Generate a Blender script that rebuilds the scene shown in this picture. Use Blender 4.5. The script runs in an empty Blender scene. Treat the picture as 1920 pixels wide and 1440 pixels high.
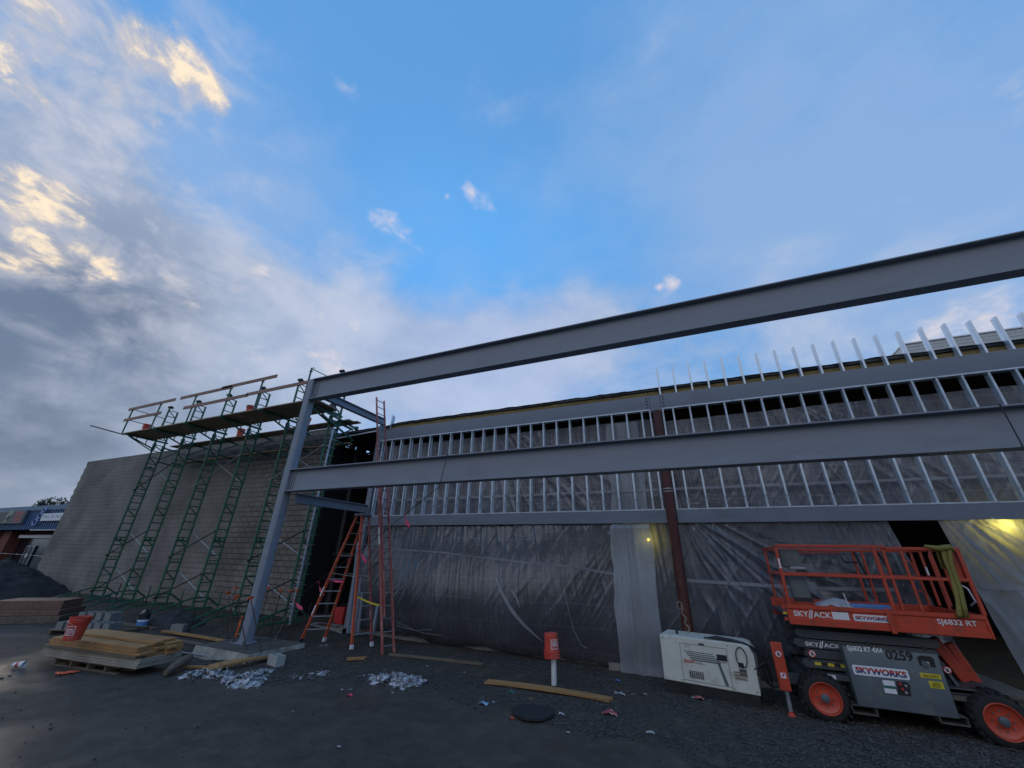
import bpy, math, random
import numpy as np
from mathutils import Vector, Matrix
random.seed(7); RNG = np.random.default_rng(11)
R = math.radians
scene = bpy.context.scene
COL = scene.collection

# ---------------------------------------------------------------- camera (levelled from the photo's vanishing points)
EYE = Vector((0.0, 0.0, 2.3)); FPX = 715.0
_X = Vector((1768, 281, 715)).normalized()
_Z = Vector((40, 1570, -715)); _Z = (_Z - _X*_X.dot(_Z)).normalized()
_Y = _Z.cross(_X)
ROT = Matrix((_X, _Y, _Z))
cam_d = bpy.data.cameras.new('camera'); cam = bpy.data.objects.new('camera', cam_d); COL.objects.link(cam)
cam_d.sensor_width = 36.0; cam_d.lens = 36.0*FPX/1920.0; cam_d.clip_end = 3000; cam_d.clip_start = 0.05
cam.matrix_world = Matrix.Translation(EYE) @ ROT.to_4x4()
scene.camera = cam

def ray(u, v): return ROT @ Vector(((u-960)/FPX, (720-v)/FPX, -1.0))
def at(u, v, Y=None, Z=None, X=None):
    """the point of the place seen at a pixel of the photograph, on a known wall / floor plane"""
    d = ray(u, v)
    t = Y/d.y if Y is not None else ((Z-EYE.z)/d.z if Z is not None else X/d.x)
    return EYE + d*t

# ---------------------------------------------------------------- world: evening sky with broken cloud
scene.view_settings.view_transform = 'Standard'; scene.view_settings.look = 'None'
scene.view_settings.exposure = 0.12; scene.view_settings.gamma = 1.0
SUN_EL, SUN_AZ = R(7.0), R(-78.0)          # azimuth measured from +Y (into the wall), negative = left
world = bpy.data.worlds.new('World'); scene.world = world; world.use_nodes = True
NT = world.node_tree; NT.nodes.clear()
def wn(t, **k):
    n = NT.nodes.new(t)
    for a, b in k.items(): setattr(n, a, b)
    return n
def wl(a, b): NT.links.new(a, b)
def wmath(op, a, b=None, c=None, clamp=False):
    n = wn('ShaderNodeMath', operation=op, use_clamp=clamp)
    for i, x in enumerate((a, b, c)):
        if x is None: continue
        if isinstance(x, (int, float)): n.inputs[i].default_value = x
        else: wl(x, n.inputs[i])
    return n.outputs[0]
def wmap(x, a, b, c=0.0, d=1.0):
    n = wn('ShaderNodeMapRange', interpolation_type='SMOOTHSTEP'); wl(x, n.inputs[0])
    for i, q in enumerate((a, b, c, d)): n.inputs[i+1].default_value = q
    return n.outputs[0]
def wmix(f, a, b, mode='MIX'):
    n = wn('ShaderNodeMix', data_type='RGBA', blend_type=mode)
    if isinstance(f, (int, float)): n.inputs[0].default_value = f
    else: wl(f, n.inputs[0])
    for i, x in ((6, a), (7, b)):
        if isinstance(x, tuple): n.inputs[i].default_value = (*x, 1)
        else: wl(x, n.inputs[i])
    return n.outputs[2]
tc = wn('ShaderNodeTexCoord'); DIR = tc.outputs['Generated']
sep = wn('ShaderNodeSeparateXYZ'); wl(DIR, sep.inputs[0])
DX, DY, DZ = sep.outputs
zc = wmath('ADD', wmath('MAXIMUM', DZ, 0.0), 0.22)
cmb = wn('ShaderNodeCombineXYZ'); wl(wmath('DIVIDE', DX, zc), cmb.inputs[0]); wl(wmath('DIVIDE', DY, zc), cmb.inputs[1])
PL = cmb.outputs[0]                          # direction projected on a flat cloud deck
def wnoise(scale, detail=6, rough=.55, vec=None, dist=0.0, stretch=None, off=(0, 0, 0), lac=2.0):
    m = wn('ShaderNodeMapping'); wl(vec or PL, m.inputs[0]); m.inputs['Location'].default_value = off
    if stretch: m.inputs['Rotation'].default_value = (0, 0, stretch[0]); m.inputs['Scale'].default_value = (stretch[1], stretch[2], 1)
    n = wn('ShaderNodeTexNoise'); wl(m.outputs[0], n.inputs['Vector'])
    n.inputs['Scale'].default_value = scale; n.inputs['Detail'].default_value = detail
    n.inputs['Roughness'].default_value = rough; n.inputs['Distortion'].default_value = dist; n.inputs['Lacunarity'].default_value = lac
    return n.outputs['Fac']
def blob(u, v, rad, amp):
    """a soft patch of cloud centred on a direction of the sky"""
    d = ray(u, v).normalized()
    vm = wn('ShaderNodeVectorMath', operation='DISTANCE'); nv = wn('ShaderNodeVectorMath', operation='NORMALIZE')
    wl(DIR, nv.inputs[0]); wl(nv.outputs[0], vm.inputs[0]); vm.inputs[1].default_value = d
    n = wn('ShaderNodeMapRange', interpolation_type='SMOOTHSTEP'); wl(vm.outputs['Value'], n.inputs[0])
    n.inputs[1].default_value = 0.0; n.inputs[2].default_value = rad; n.inputs[3].default_value = amp; n.inputs[4].default_value = 0.0
    return n.outputs[0]
def total(parts):
    s = parts[0]
    for p in parts[1:]: s = wmath('ADD', s, p)
    return s
sky = wn('ShaderNodeTexSky', sky_type='NISHITA'); sky.sun_disc = False
sky.sun_elevation = SUN_EL; sky.sun_rotation = SUN_AZ; sky.air_density = 1.0; sky.dust_density = 0.6; sky.ozone_density = 1.6
clear = sky.outputs[0]
# clear blue, then hazy veil, grey cloud, sunlit cream cloud (values are sky radiance x10: background strength is 0.1)
flat = wn('ShaderNodeMapping'); wl(DIR, flat.inputs[0]); flat.inputs['Scale'].default_value = (1, 1, 1.7); FV = flat.outputs[0]
n1 = wnoise(3.2, 8, .56, vec=FV, dist=.3)
n2 = wnoise(8.0, 9, .60, vec=FV, dist=.35, off=(3, 1, 0))
n3 = wnoise(24.0, 7, .60, vec=FV, dist=.4, off=(7, 2, 0))
n4 = wnoise(1.6, 5, .5, vec=FV, off=(11, 4, 0))
c_ = lambda n, k=1.0: wmath('MULTIPLY', wmath('SUBTRACT', n, .5), k)
blue = wmix(.80, wmix(1.0, clear, (1.5, 2.2, 3.0), 'MULTIPLY'), (1.2, 3.5, 7.4))
blue = wmix(wmath('MULTIPLY', total([blob(830, 500, .42, .9), blob(1100, 480, .36, .5)]), .9), blue, (1.25, 4.1, 8.7))
veil = wmap(wmath('ADD', total([blob(1700, 230, .75, .62), blob(1500, 430, .40, .20), blob(1800, 560, .45, .35), blob(1250, 600, .5, .36), blob(1250, 160, .5, .20), blob(1120, 290, .2, .16), blob(1540, 390, .14, .2),
                                blob(150, 330, .6, .50), blob(900, 680, .5, .75), blob(430, 420, .42, .42), blob(640, 170, .14, .22), blob(420, 230, .25, .2)]),
                  wmath('ADD', c_(n1, 1.1), wmath('ADD', c_(n4, .5), c_(n2, .45)))), .05, .95)
grey_w = wmath('ADD', total([blob(60, 660, .45, .95), blob(240, 660, .40, .65), blob(40, 850, .45, .7), blob(330, 760, .38, .5), blob(380, 600, .26, .35),
                             blob(130, 470, .3, .45), blob(1050, 680, .42, .55), blob(850, 700, .42, .75), blob(1350, 640, .32, .45), blob(220, 130, .30, .26),
                             blob(60, 140, .35, .36), blob(640, 660, .34, .65), blob(500, 650, .3, .3), blob(1700, 640, .3, .4), blob(1120, 590, .2, .2), blob(1500, 420, .12, .15)]), wmath('ADD', c_(n1, 1.2), c_(n2, .55)))
grey_m = wmap(grey_w, .14, .78)
def patch(lst, lo, hi, k2, k3):
    b = total([blob(*q) for q in lst])
    m = wmap(wmath('ADD', b, wmath('ADD', c_(n2, k2), c_(n3, k3))), lo, hi)
    return wmath('MULTIPLY', m, wmap(b, .02, .34))
cream_m = patch([(265,70,.09,.26),(300,105,.09,.32),(345,145,.085,.36),(385,178,.07,.38),(412,207,.05,.36),(250,60,.06,.2),(215,85,.035,.2),(50,20,.09,.38),(85,45,.05,.2),(25,135,.06,.36),(70,200,.05,.25),(10,330,.08,.36),(50,355,.08,.34),(110,385,.07,.30),(160,405,.06,.28),
                 (25,400,.06,.26),(110,445,.06,.24),(190,464,.05,.36),(15,460,.07,.36),(75,487,.06,.34),(150,500,.06,.36),(205,508,.04,.32),(230,180,.07,.26),(290,212,.05,.26),(180,165,.05,.2)], .10, .95, 2.6, 1.4)
puff_m = patch([(730,418,.055,.50),(700,406,.04,.40),(768,442,.045,.42),(792,468,.025,.34),(900,378,.05,.48),(880,362,.03,.3),(925,390,.022,.3),(838,366,.018,.45),(845,300,.05,.22),(870,340,.04,.2),(1255,533,.045,.56),(1275,530,.03,.3),(1235,538,.018,.4),
                (490,510,.035,.38),(545,455,.04,.3),(600,595,.03,.40),(665,615,.035,.46),(450,540,.06,.32),(500,560,.04,.3),(480,660,.06,.44),(600,660,.07,.38),(640,690,.06,.34),(340,540,.05,.38),(365,570,.03,.4),(940,490,.04,.24),
                (430,700,.05,.4),(655,160,.07,.22),(1870,600,.10,.42),(1740,630,.10,.34),(1500,400,.06,.16),(1905,190,.09,.26),(1060,540,.06,.16),(300,520,.04,.3),(890,490,.03,.2),(620,250,.04,.1)], .18, 1.0, 1.4, 1.1)
shade = wmap(wmath('ADD', wmath('ADD', .5, c_(n2, .5)), wmath('ADD', c_(n4, .9), wmath('ADD', c_(n3, .12), c_(n1, .9)))), .22, .80)
grey_c = wmix(shade, (3.1, 3.8, 5.2), (5.0, 5.6, 6.9))
low_l = total([blob(10, 660, .32, .85), blob(100, 640, .24, .5), blob(60, 860, .4, .5), blob(330, 560, .13, .35), blob(300, 730, .22, .3), blob(250, 430, .12, .22)])
grey_c = wmix(wmath('MULTIPLY', wmath('MINIMUM', low_l, 1.0), wmap(wmath('ADD', n1, c_(n2, .25)), .74, .34, .35, .95)), grey_c, (1.25, 1.6, 2.35))
hz = wmap(DZ, .34, .06)
pale_mid = blob(930, 700, .60, .9)
grey_c = wmix(pale_mid, grey_c, wmix(shade, (3.7, 4.6, 6.9), (4.8, 5.6, 7.7)))
core = wmap(wmath('ADD', cream_m, wmath('ADD', c_(n3, 1.2), c_(n2, .8))), .35, 1.15)
lit = wmix(core, (5.3, 5.0, 5.1), (10.0, 8.2, 5.9))
c1 = wmix(wmath('MULTIPLY', veil, .72), blue, (2.9, 4.35, 6.9))
c2 = wmix(wmath('MULTIPLY', grey_m, .92), c1, grey_c)
c2 = wmix(wmath('MULTIPLY', hz, .75), c2, grey_c)
glow = total([blob(120, 420, .45, .65), blob(170, 290, .30, .5), blob(320, 150, .28, .45), blob(30, 100, .3, .4), blob(560, 640, .25, .25)])
c2 = wmix(wmath('MULTIPLY', wmath('MINIMUM', glow, 1.0), wmap(wmath('ADD', n2, c_(n1, .7)), .35, .72)), c2, (5.7, 5.8, 6.7))
c3 = wmix(wmath('MULTIPLY', cream_m, .92), c2, lit)
c3 = wmix(wmath('MULTIPLY', puff_m, .80), c3, (8.0, 7.0, 6.9))
# the half of the sky behind the photographer: unseen bright overcast added to light the facade, dark low down
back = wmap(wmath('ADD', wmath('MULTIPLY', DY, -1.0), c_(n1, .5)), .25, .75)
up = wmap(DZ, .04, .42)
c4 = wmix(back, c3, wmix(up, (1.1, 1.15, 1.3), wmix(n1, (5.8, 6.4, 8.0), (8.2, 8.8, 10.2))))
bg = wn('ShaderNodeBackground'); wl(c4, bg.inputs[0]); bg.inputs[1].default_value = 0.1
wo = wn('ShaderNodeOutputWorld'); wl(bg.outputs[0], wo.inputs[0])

sun_d = bpy.data.lights.new('sun', 'SUN'); sun_d.energy = 0.5; sun_d.angle = R(12); sun_d.color = (1, .84, .66)
sun = bpy.data.objects.new('sun', sun_d); COL.objects.link(sun)
sdir = Vector((math.sin(SUN_AZ)*math.cos(SUN_EL), math.cos(SUN_AZ)*math.cos(SUN_EL), math.sin(SUN_EL)))
sun.rotation_euler = sdir.to_track_quat('Z', 'Y').to_euler(); sun.location = sdir*60
# ---------------------------------------------------------------- mesh helpers
class MB:
    """collects shapes (world coordinates) for ONE mesh"""
    def __init__(s): s.v = []; s.f = []
    def add(s, vs, fs):
        o = len(s.v); s.v += [tuple(p) for p in vs]; s.f += [tuple(o+i for i in f) for f in fs]; return s
    def hexa(s, p):      # 8 points: bottom ring, top ring
        return s.add(p, [(3,2,1,0),(4,5,6,7),(0,1,5,4),(1,2,6,5),(2,3,7,6),(3,0,4,7)])
    def box(s, x0, x1, y0, y1, z0, z1):
        return s.hexa([(x0,y0,z0),(x1,y0,z0),(x1,y1,z0),(x0,y1,z0),(x0,y0,z1),(x1,y0,z1),(x1,y1,z1),(x0,y1,z1)])
    def obox(s, c, size, M=None):
        a, b, h = (q/2 for q in size); c = Vector(c)
        pts = [Vector((x,y,z)) for z in (-h,h) for x,y in ((-a,-b),(a,-b),(a,b),(-a,b))]
        return s.hexa([c + (M @ p if M else p) for p in pts])
    def bar(s, p, q, w, h, up=(0,0,1)):   # rectangular bar from p to q; h along 'up'
        p, q = Vector(p), Vector(q); d = (q-p).normalized(); u = Vector(up)
        if abs(d.dot(u)) > .98: u = Vector((0,1,0))
        sd = d.cross(u).normalized()*w/2; u = sd.cross(d).normalized()*h/2
        return s.hexa([p-sd-u, p+sd-u, q+sd-u, q-sd-u, p-sd+u, p+sd+u, q+sd+u, q-sd+u])
    def ring_path(s, pts, rad, n=8, cap=True):
        pts = [Vector(p) for p in pts]; rings = []; ref = None
        for i, p in enumerate(pts):
            d = ((pts[min(i+1,len(pts)-1)]-pts[max(i-1,0)])).normalized()
            if ref is None: ref = d.orthogonal().normalized()
            ref = (ref - d*ref.dot(d)).normalized(); b = d.cross(ref)
            r = rad[i] if isinstance(rad, (list, tuple)) else rad
            rings.append([p + (ref*math.cos(2*math.pi*k/n) + b*math.sin(2*math.pi*k/n))*r for k in range(n)])
        vs = [q for rg in rings for q in rg]; fs = []
        for i in range(len(pts)-1):
            for k in range(n):
                k2 = (k+1) % n; fs.append((i*n+k, i*n+k2, (i+1)*n+k2, (i+1)*n+k))
        if cap: fs += [tuple(range(n))[::-1], tuple((len(pts)-1)*n+k for k in range(n))]
        return s.add(vs, fs)
    def tube(s, p, q, r, n=8): return s.ring_path([p, q], r, n)
    def lathe(s, c, prof, axis=(0,0,1), n=24, caps=True):   # prof: (radius, offset along axis)
        c = Vector(c); a = Vector(axis).normalized(); u = a.orthogonal().normalized(); w = a.cross(u)
        vs = [c + a*h + (u*math.cos(2*math.pi*k/n)+w*math.sin(2*math.pi*k/n))*max(r,1e-4) for r,h in prof for k in range(n)]
        fs = [(i*n+k, i*n+(k+1)%n, (i+1)*n+(k+1)%n, (i+1)*n+k) for i in range(len(prof)-1) for k in range(n)]
        if caps: fs += [tuple(range(n))[::-1], tuple((len(prof)-1)*n+k for k in range(n))]
        return s.add(vs, fs)
    def prism(s, poly, o, ux, uy, depth):   # 2-D outline in the plane (ux, uy) at o, extruded by vector depth
        o, ux, uy, depth = Vector(o), Vector(ux), Vector(uy), Vector(depth); n = len(poly)
        a = [o+ux*x+uy*y for x,y in poly]; b = [p+depth for p in a]
        fs = [tuple(range(n))[::-1], tuple(range(n,2*n))] + [(i,(i+1)%n,n+(i+1)%n,n+i) for i in range(n)]
        return s.add(a+b, fs)
    def grid(s, nu, nv, fn):
        vs = [fn(i/nu, j/nv) for j in range(nv+1) for i in range(nu+1)]; w = nu+1
        return s.add(vs, [(j*w+i, j*w+i+1, (j+1)*w+i+1, (j+1)*w+i) for j in range(nv) for i in range(nu)])
    def xf(s, M):
        s.v = [tuple(M @ Vector(p)) for p in s.v]; return s

def wloc(o):
    v = Vector((0,0,0))
    while o is not None: v += o.location; o = o.parent
    return v
import bmesh
def ob(name, mb, mat, parent=None, smooth=True, bevel=0.0, sharp=35, fixn=True):
    me = bpy.data.meshes.new(name)
    vs = [Vector(p) for p in mb.v]
    o = bpy.data.objects.new(name, me)
    if parent is None:
        xs = [p.x for p in vs]; ys = [p.y for p in vs]; zs = [p.z for p in vs]
        base = Vector(((min(xs)+max(xs))/2, (min(ys)+max(ys))/2, min(zs))); o.location = base
    else:
        base = wloc(parent); o.parent = parent
    me.from_pydata([p-base for p in vs], [], mb.f)
    if fixn:
        bm = bmesh.new(); bm.from_mesh(me); bmesh.ops.recalc_face_normals(bm, faces=bm.faces); bm.to_mesh(me); bm.free()
    for m in (mat if isinstance(mat, (list, tuple)) else [mat]): me.materials.append(m)
    if smooth:
        me.polygons.foreach_set('use_smooth', [True]*len(me.polygons)); me.set_sharp_from_angle(angle=R(sharp))
    if bevel:
        b = o.modifiers.new('bevel', 'BEVEL'); b.width = bevel; b.segments = 2; b.limit_method = 'ANGLE'; b.angle_limit = R(40)
    COL.objects.link(o); return o
def tag(o, label=None, cat=None, group=None, kind=None):
    if label and not kind: kind = 'thing'
    for k, v in (('label', label), ('category', cat), ('group', group), ('kind', kind)):
        if v: o[k] = v
    return o
def thing(name, loc, label, cat, group=None):
    o = bpy.data.objects.new(name, None); COL.objects.link(o); o.location = Vector(loc); o.empty_display_size = .2
    return tag(o, label, cat, group)
def kids(o): return [c for c in COL.objects if c.parent == o]
def copy_tree(o, loc=None, rotz=None, label=None, parent=None):
    c = o.copy(); COL.objects.link(c)
    if parent is not None: c.parent = parent
    if loc is not None: c.location = Vector(loc)
    if rotz is not None: c.rotation_euler = (0, 0, rotz)
    if label: c['label'] = label
    for ch in kids(o):
        if ch is not c: copy_tree(ch, parent=c)
    return c

# ---------------------------------------------------------------- materials
MATS = {}
def pm(name, col, rough=.6, metal=0.0, var=.25, scale=6.0, bump=.0, bscale=40.0, stain=None, stain_amt=.5, stain_scale=2.5, spec=.5, coat=0.0, stretch=(1,1,1), coord='Object', fine=.0):
    """a painted / natural surface: base colour broken by noise, optional blotches of a second colour, optional bump"""
    if name in MATS: return MATS[name]
    m = bpy.data.materials.new(name); m.use_nodes = True; nt = m.node_tree; b = nt.nodes['Principled BSDF']
    L = nt.links.new; N = nt.nodes.new
    tc = N('ShaderNodeTexCoord'); mp = N('ShaderNodeMapping'); L(tc.outputs[coord], mp.inputs[0]); mp.inputs['Scale'].default_value = stretch
    n = N('ShaderNodeTexNoise'); L(mp.outputs[0], n.inputs['Vector']); n.inputs['Scale'].default_value = scale; n.inputs['Detail'].default_value = 8; n.inputs['Roughness'].default_value = .65
    rp = N('ShaderNodeMapRange'); L(n.outputs['Fac'], rp.inputs[0]); rp.inputs[1].default_value = .3; rp.inputs[2].default_value = .7
    rp.inputs[3].default_value = 1-var; rp.inputs[4].default_value = 1+var
    hsv = N('ShaderNodeHueSaturation'); hsv.inputs['Color'].default_value = (*col, 1); L(rp.outputs[0], hsv.inputs['Value'])
    out = hsv.outputs[0]
    if stain:
        n2 = N('ShaderNodeTexNoise'); L(mp.outputs[0], n2.inputs['Vector']); n2.inputs['Scale'].default_value = stain_scale; n2.inputs['Detail'].default_value = 9; n2.inputs['Roughness'].default_value = .7
        r2 = N('ShaderNodeMapRange'); L(n2.outputs['Fac'], r2.inputs[0]); r2.inputs[1].default_value = .52; r2.inputs[2].default_value = .66; r2.inputs[4].default_value = stain_amt
        mx = N('ShaderNodeMix'); mx.data_type = 'RGBA'; L(r2.outputs[0], mx.inputs[0]); L(out, mx.inputs[6]); mx.inputs[7].default_value = (*stain, 1); out = mx.outputs[2]
    L(out, b.inputs['Base Color'])
    b.inputs['Metallic'].default_value = metal; b.inputs['Specular IOR Level'].default_value = spec; b.inputs['Coat Weight'].default_value = coat
    rr = N('ShaderNodeMapRange'); L(n.outputs['Fac'], rr.inputs[0]); rr.inputs[1].default_value = .3; rr.inputs[2].default_value = .7
    rr.inputs[3].default_value = max(.03, rough-.12); rr.inputs[4].default_value = min(1, rough+.12); L(rr.outputs[0], b.inputs['Roughness'])
    if bump:
        n3 = N('ShaderNodeTexNoise'); L(mp.outputs[0], n3.inputs['Vector']); n3.inputs['Scale'].default_value = bscale; n3.inputs['Detail'].default_value = 6
        bp = N('ShaderNodeBump'); bp.inputs['Strength'].default_value = bump; bp.inputs['Distance'].default_value = .01; L(n3.outputs['Fac'], bp.inputs['Height']); L(bp.outputs[0], b.inputs['Normal'])
    MATS[name] = m; return m
def wood(name, col, dark, scale=3.0, axis=0, rough=.75):
    if name in MATS: return MATS[name]
    st = [9, 9, 9]; st[axis] = .6
    m = pm(name, col, rough=rough, var=.35, scale=scale, stretch=tuple(st), bump=.35, bscale=8, stain=dark, stain_amt=.75, stain_scale=.9)
    return m
def emis(name, col, s):
    if name in MATS: return MATS[name]
    m = bpy.data.materials.new(name); m.use_nodes = True; b = m.node_tree.nodes['Principled BSDF']
    b.inputs['Base Color'].default_value = (*col, 1); b.inputs['Emission Color'].default_value = (*col, 1); b.inputs['Emission Strength'].default_value = s
    MATS[name] = m; return m

STEEL   = pm('primed_steel', (.225,.25,.295), rough=.5, var=.10, scale=3.5, stain=(.15,.158,.17), stain_amt=.28, stain_scale=2.0, bump=.12, bscale=18, stretch=(.35,1,1.6))
STEELD  = pm('bolt_steel', (.05,.052,.06), rough=.5, metal=.3)
GALV    = pm('galvanised_steel', (.68,.76,.83), rough=.36, metal=.45, var=.14, scale=5, bump=.05, bscale=60)
REDIRON = pm('red_oxide_steel', (.10,.028,.022), rough=.6, var=.3, scale=5, stain=(.2,.10,.07), stain_amt=.35)
SCAF    = pm('green_scaffold_paint', (.028,.125,.075), rough=.5, var=.35, scale=7, stain=(.06,.05,.04), stain_amt=.55, stain_scale=4)
SCAFG   = pm('scaffold_galvanised', (.33,.36,.37), rough=.45, metal=.6, var=.2)
BLACKM  = pm('black_iron', (.022,.022,.024), rough=.55, var=.3)
RUST    = pm('rusty_bar', (.045,.03,.025), rough=.8, var=.4, scale=20)
ORANGE  = pm('orange_plastic', (.70,.12,.03), rough=.4, var=.12, scale=9, stain=(.30,.05,.03), stain_amt=.5)
REDPL   = pm('bucket_orange', (.55,.055,.03), rough=.38, var=.12, scale=9, stain=(.34,.28,.25), stain_amt=.35, stain_scale=6)
LADDER  = pm('orange_fibreglass', (.62,.105,.045), rough=.42, var=.18, scale=6, stain=(.38,.09,.05), stain_amt=.6, stain_scale=4)
LADRED  = pm('faded_red_fibreglass', (.33,.085,.07), rough=.5, var=.25, scale=6, stain=(.48,.36,.34), stain_amt=.45, stain_scale=5)
ALU     = pm('aluminium_step', (.42,.44,.46), rough=.4, metal=.8, var=.15)
LIFTRED = pm('lift_red_paint', (.52,.062,.028), rough=.4, var=.10, scale=4, stain=(.17,.06,.04), stain_amt=.6, stain_scale=4.5, coat=.15)
LIFTGRY = pm('lift_grey_paint', (.098,.122,.132), rough=.5, var=.14, scale=3, stain=(.19,.175,.145), stain_amt=.6, stain_scale=3.2)
LIFTDK  = pm('lift_dark_grey', (.055,.062,.070), rough=.55, var=.2, scale=3, stain=(.11,.10,.085), stain_amt=.4)
RUBBER  = pm('tyre_rubber', (.013,.013,.014), rough=.8, var=.35, scale=12, stain=(.05,.045,.04), stain_amt=.5, stain_scale=6)
WHITEP  = pm('cream_white_paint', (.60,.61,.54), rough=.45, var=.07, scale=3, stain=(.33,.29,.22), stain_amt=.5, stain_scale=4.5)
DECALW  = pm('white_decal', (.72,.73,.74), rough=.5, var=.08, scale=12)
DECALK  = pm('black_decal', (.018,.018,.02), rough=.5, var=.2)
DECALB  = pm('navy_decal', (.03,.05,.17), rough=.5, var=.1)
DECALR  = pm('red_decal', (.50,.035,.03), rough=.5, var=.1)
DECALY  = pm('yellow_decal', (.62,.50,.03), rough=.5, var=.1)
DECALG  = pm('green_decal', (.03,.14,.11), rough=.5, var=.1)
PINK    = pm('pink_flagging', (.68,.055,.13), rough=.5, var=.15)
YELSTR  = pm('yellow_webbing', (.25,.22,.055), rough=.85, var=.25, scale=14, stain=(.16,.14,.05), stain_amt=.5)
CONC    = pm('concrete', (.26,.25,.225), rough=.85, var=.25, scale=5, bump=.4, bscale=30, stain=(.10,.09,.08), stain_amt=.7, stain_scale=2)
BLOCKM  = pm('grey_block', (.21,.21,.205), rough=.9, var=.2, scale=9, bump=.5, bscale=60)
PVC     = pm('white_pvc', (.66,.67,.66), rough=.35, var=.06, stain=(.35,.33,.3), stain_amt=.4)
PAPER   = pm('white_scrap', (.40,.41,.43), rough=.7, var=.2, scale=8, stain=(.18,.17,.16), stain_amt=.75, stain_scale=4)
BLUEPL  = pm('blue_plastic', (.10,.24,.52), rough=.4, var=.2)
LUMBER  = wood('yellow_lumber', (.35,.19,.070), (.15,.07,.025), axis=0)
PLYPALE = wood('pale_ply_edge', (.30,.265,.205), (.17,.135,.095), axis=0)
OLDWOOD = wood('weathered_wood', (.15,.115,.08), (.06,.045,.032), axis=0)
PLANKW  = wood('scaffold_plank_wood', (.34,.235,.155), (.17,.115,.075), axis=0)
RAILW   = wood('guard_rail_wood', (.30,.185,.135), (.16,.09,.065), axis=0)
DARK    = pm('interior_shade', (.018,.018,.02), rough=.9, var=.3)  # near-black: the darkness indoors is put into the surface colour

# ---------------------------------------------------------------- lettering
def text(body, o, ux, uy, h, mat, parent, w=None, name='lettering', bold=.0, shear=0.0, wrap=None, lift=.004, spacing=1.0, italic=None):
    """flat raised letters: baseline-left at o, running along ux with height h along uy, standing 'lift' proud of the surface"""
    c = bpy.data.curves.new('t', 'FONT'); c.body = body; c.size = 1.0; c.extrude = 0.0; c.offset = bold; c.shear = shear; c.resolution_u = 3; c.space_character = spacing
    t = bpy.data.objects.new('t', c); COL.objects.link(t)
    dg = bpy.context.evaluated_depsgraph_get(); me = bpy.data.meshes.new_from_object(t.evaluated_get(dg))
    bpy.data.objects.remove(t)
    vs = [v.co.copy() for v in me.vertices]; fs = [tuple(p.vertices) for p in me.polygons]; bpy.data.meshes.remove(me)
    x0 = min(v.x for v in vs); x1 = max(v.x for v in vs); y0 = min(v.y for v in vs); y1 = max(v.y for v in vs)
    sy = h/(y1-y0); sx = (w/(x1-x0)) if w else sy
    ux, uy = Vector(ux).normalized(), Vector(uy).normalized(); nz = ux.cross(uy); o = Vector(o)
    P = []
    for v in vs:
        a, b = (v.x-x0)*sx, (v.y-y0)*sy
        P.append(wrap(a, b) if wrap else o + ux*a + uy*b + nz*lift)
    mb = MB(); mb.add(P, fs)
    return ob(name, mb, mat, parent, smooth=False, fixn=False)
def plate(name, o, ux, uy, w, h, mat, parent, lift=.003, t=.003, r=.0, skew=0.0):
    """a thin sticker or sign plate; o is its lower-left corner"""
    ux, uy = Vector(ux).normalized(), Vector(uy).normalized(); nz = ux.cross(uy)
    if r:
        poly = []
        for cx, cy, a0 in ((w-r, h-r, 0), (r, h-r, 90), (r, r, 180), (w-r, r, 270)):
            for k in range(5): a = R(a0+k*22.5); poly.append((cx+r*math.cos(a), cy+r*math.sin(a)))
    else: poly = [(0,0),(w,0),(w,h),(0,h)]
    mb = MB(); mb.prism(poly, Vector(o)+nz*(lift-t), ux, uy, nz*t)
    return ob(name, mb, mat, parent, smooth=False)
def sstep(a, b, x):
    t = min(1, max(0, (x-a)/(b-a))); return t*t*(3-2*t)
from mathutils import noise as mnoise
def fbm(x, y, z=0.0, o=4): return mnoise.fractal(Vector((x, y, z)), 1.0, 2.0, o)
# ---------------------------------------------------------------- ground
EDGE = [(-30,7.9),(-21.0,7.9),(-17.6,6.6)] + [tuple(at(u,v,Z=0))[:2] for u,v in ((262,1190),(330,1232),(350,1268),(480,1287),(640,1282),(790,1295),(860,1322),(960,1358),(1180,1398),(1275,1440))] + [(0.6,4.5),(9,3.6),(30,3)]
EDGE.sort()
CX, CY, CZ0 = tuple(at(460, 1205, Z=.15))
def edge_y(x):
    for (xa, ya), (xb, yb) in zip(EDGE, EDGE[1:]):
        if xa <= x <= xb: return ya + (yb-ya)*(x-xa)/max(1e-6, xb-xa)
    return EDGE[0][1] if x < EDGE[0][0] else EDGE[-1][1]
def gravel(x, y):
    return sstep(-.10, .16, y - edge_y(x) + .42*fbm(x*.9, y*.9, 3.1))
def gz(x, y):
    g = gravel(x, y)
    z = .012*fbm(x*.25, y*.25, 9) + g*(.035 + .035*fbm(x*.8, y*.8, 5) + .014*fbm(x*3.5, y*3.5, 2))
    z -= .13*math.exp(-(((x-CX+.3)/1.5)**2+((y-CY+1.0)/.7)**2))
    z += .22*sstep(8.6, 10.2, y)*sstep(-9.5, -13.0, x)*sstep(-40, -28, x)
    z -= .05*sstep(9.8, 10.8, y)*sstep(-11, -8, x)
    return z
def axis(lo, hi, step, far):
    a = list(np.arange(lo, hi+1e-6, step)); s = step; q = hi
    while q < far: s *= 1.45; q += s; a.append(q)
    s = step; q = lo
    while q > -far: s *= 1.45; q -= s; a.insert(0, q)
    return a
gxs = axis(-26, 8, .17, 900); gys = axis(2.4, 11.6, .12, 900)
gm = MB(); gm.v = [(x, y, gz(x, y) if -60 < x < 40 and -5 < y < 30 else 0.0) for y in gys for x in gxs]
W_ = len(gxs); gm.f = [(j*W_+i, j*W_+i+1, (j+1)*W_+i+1, (j+1)*W_+i) for j in range(len(gys)-1) for i in range(W_-1)]
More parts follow.
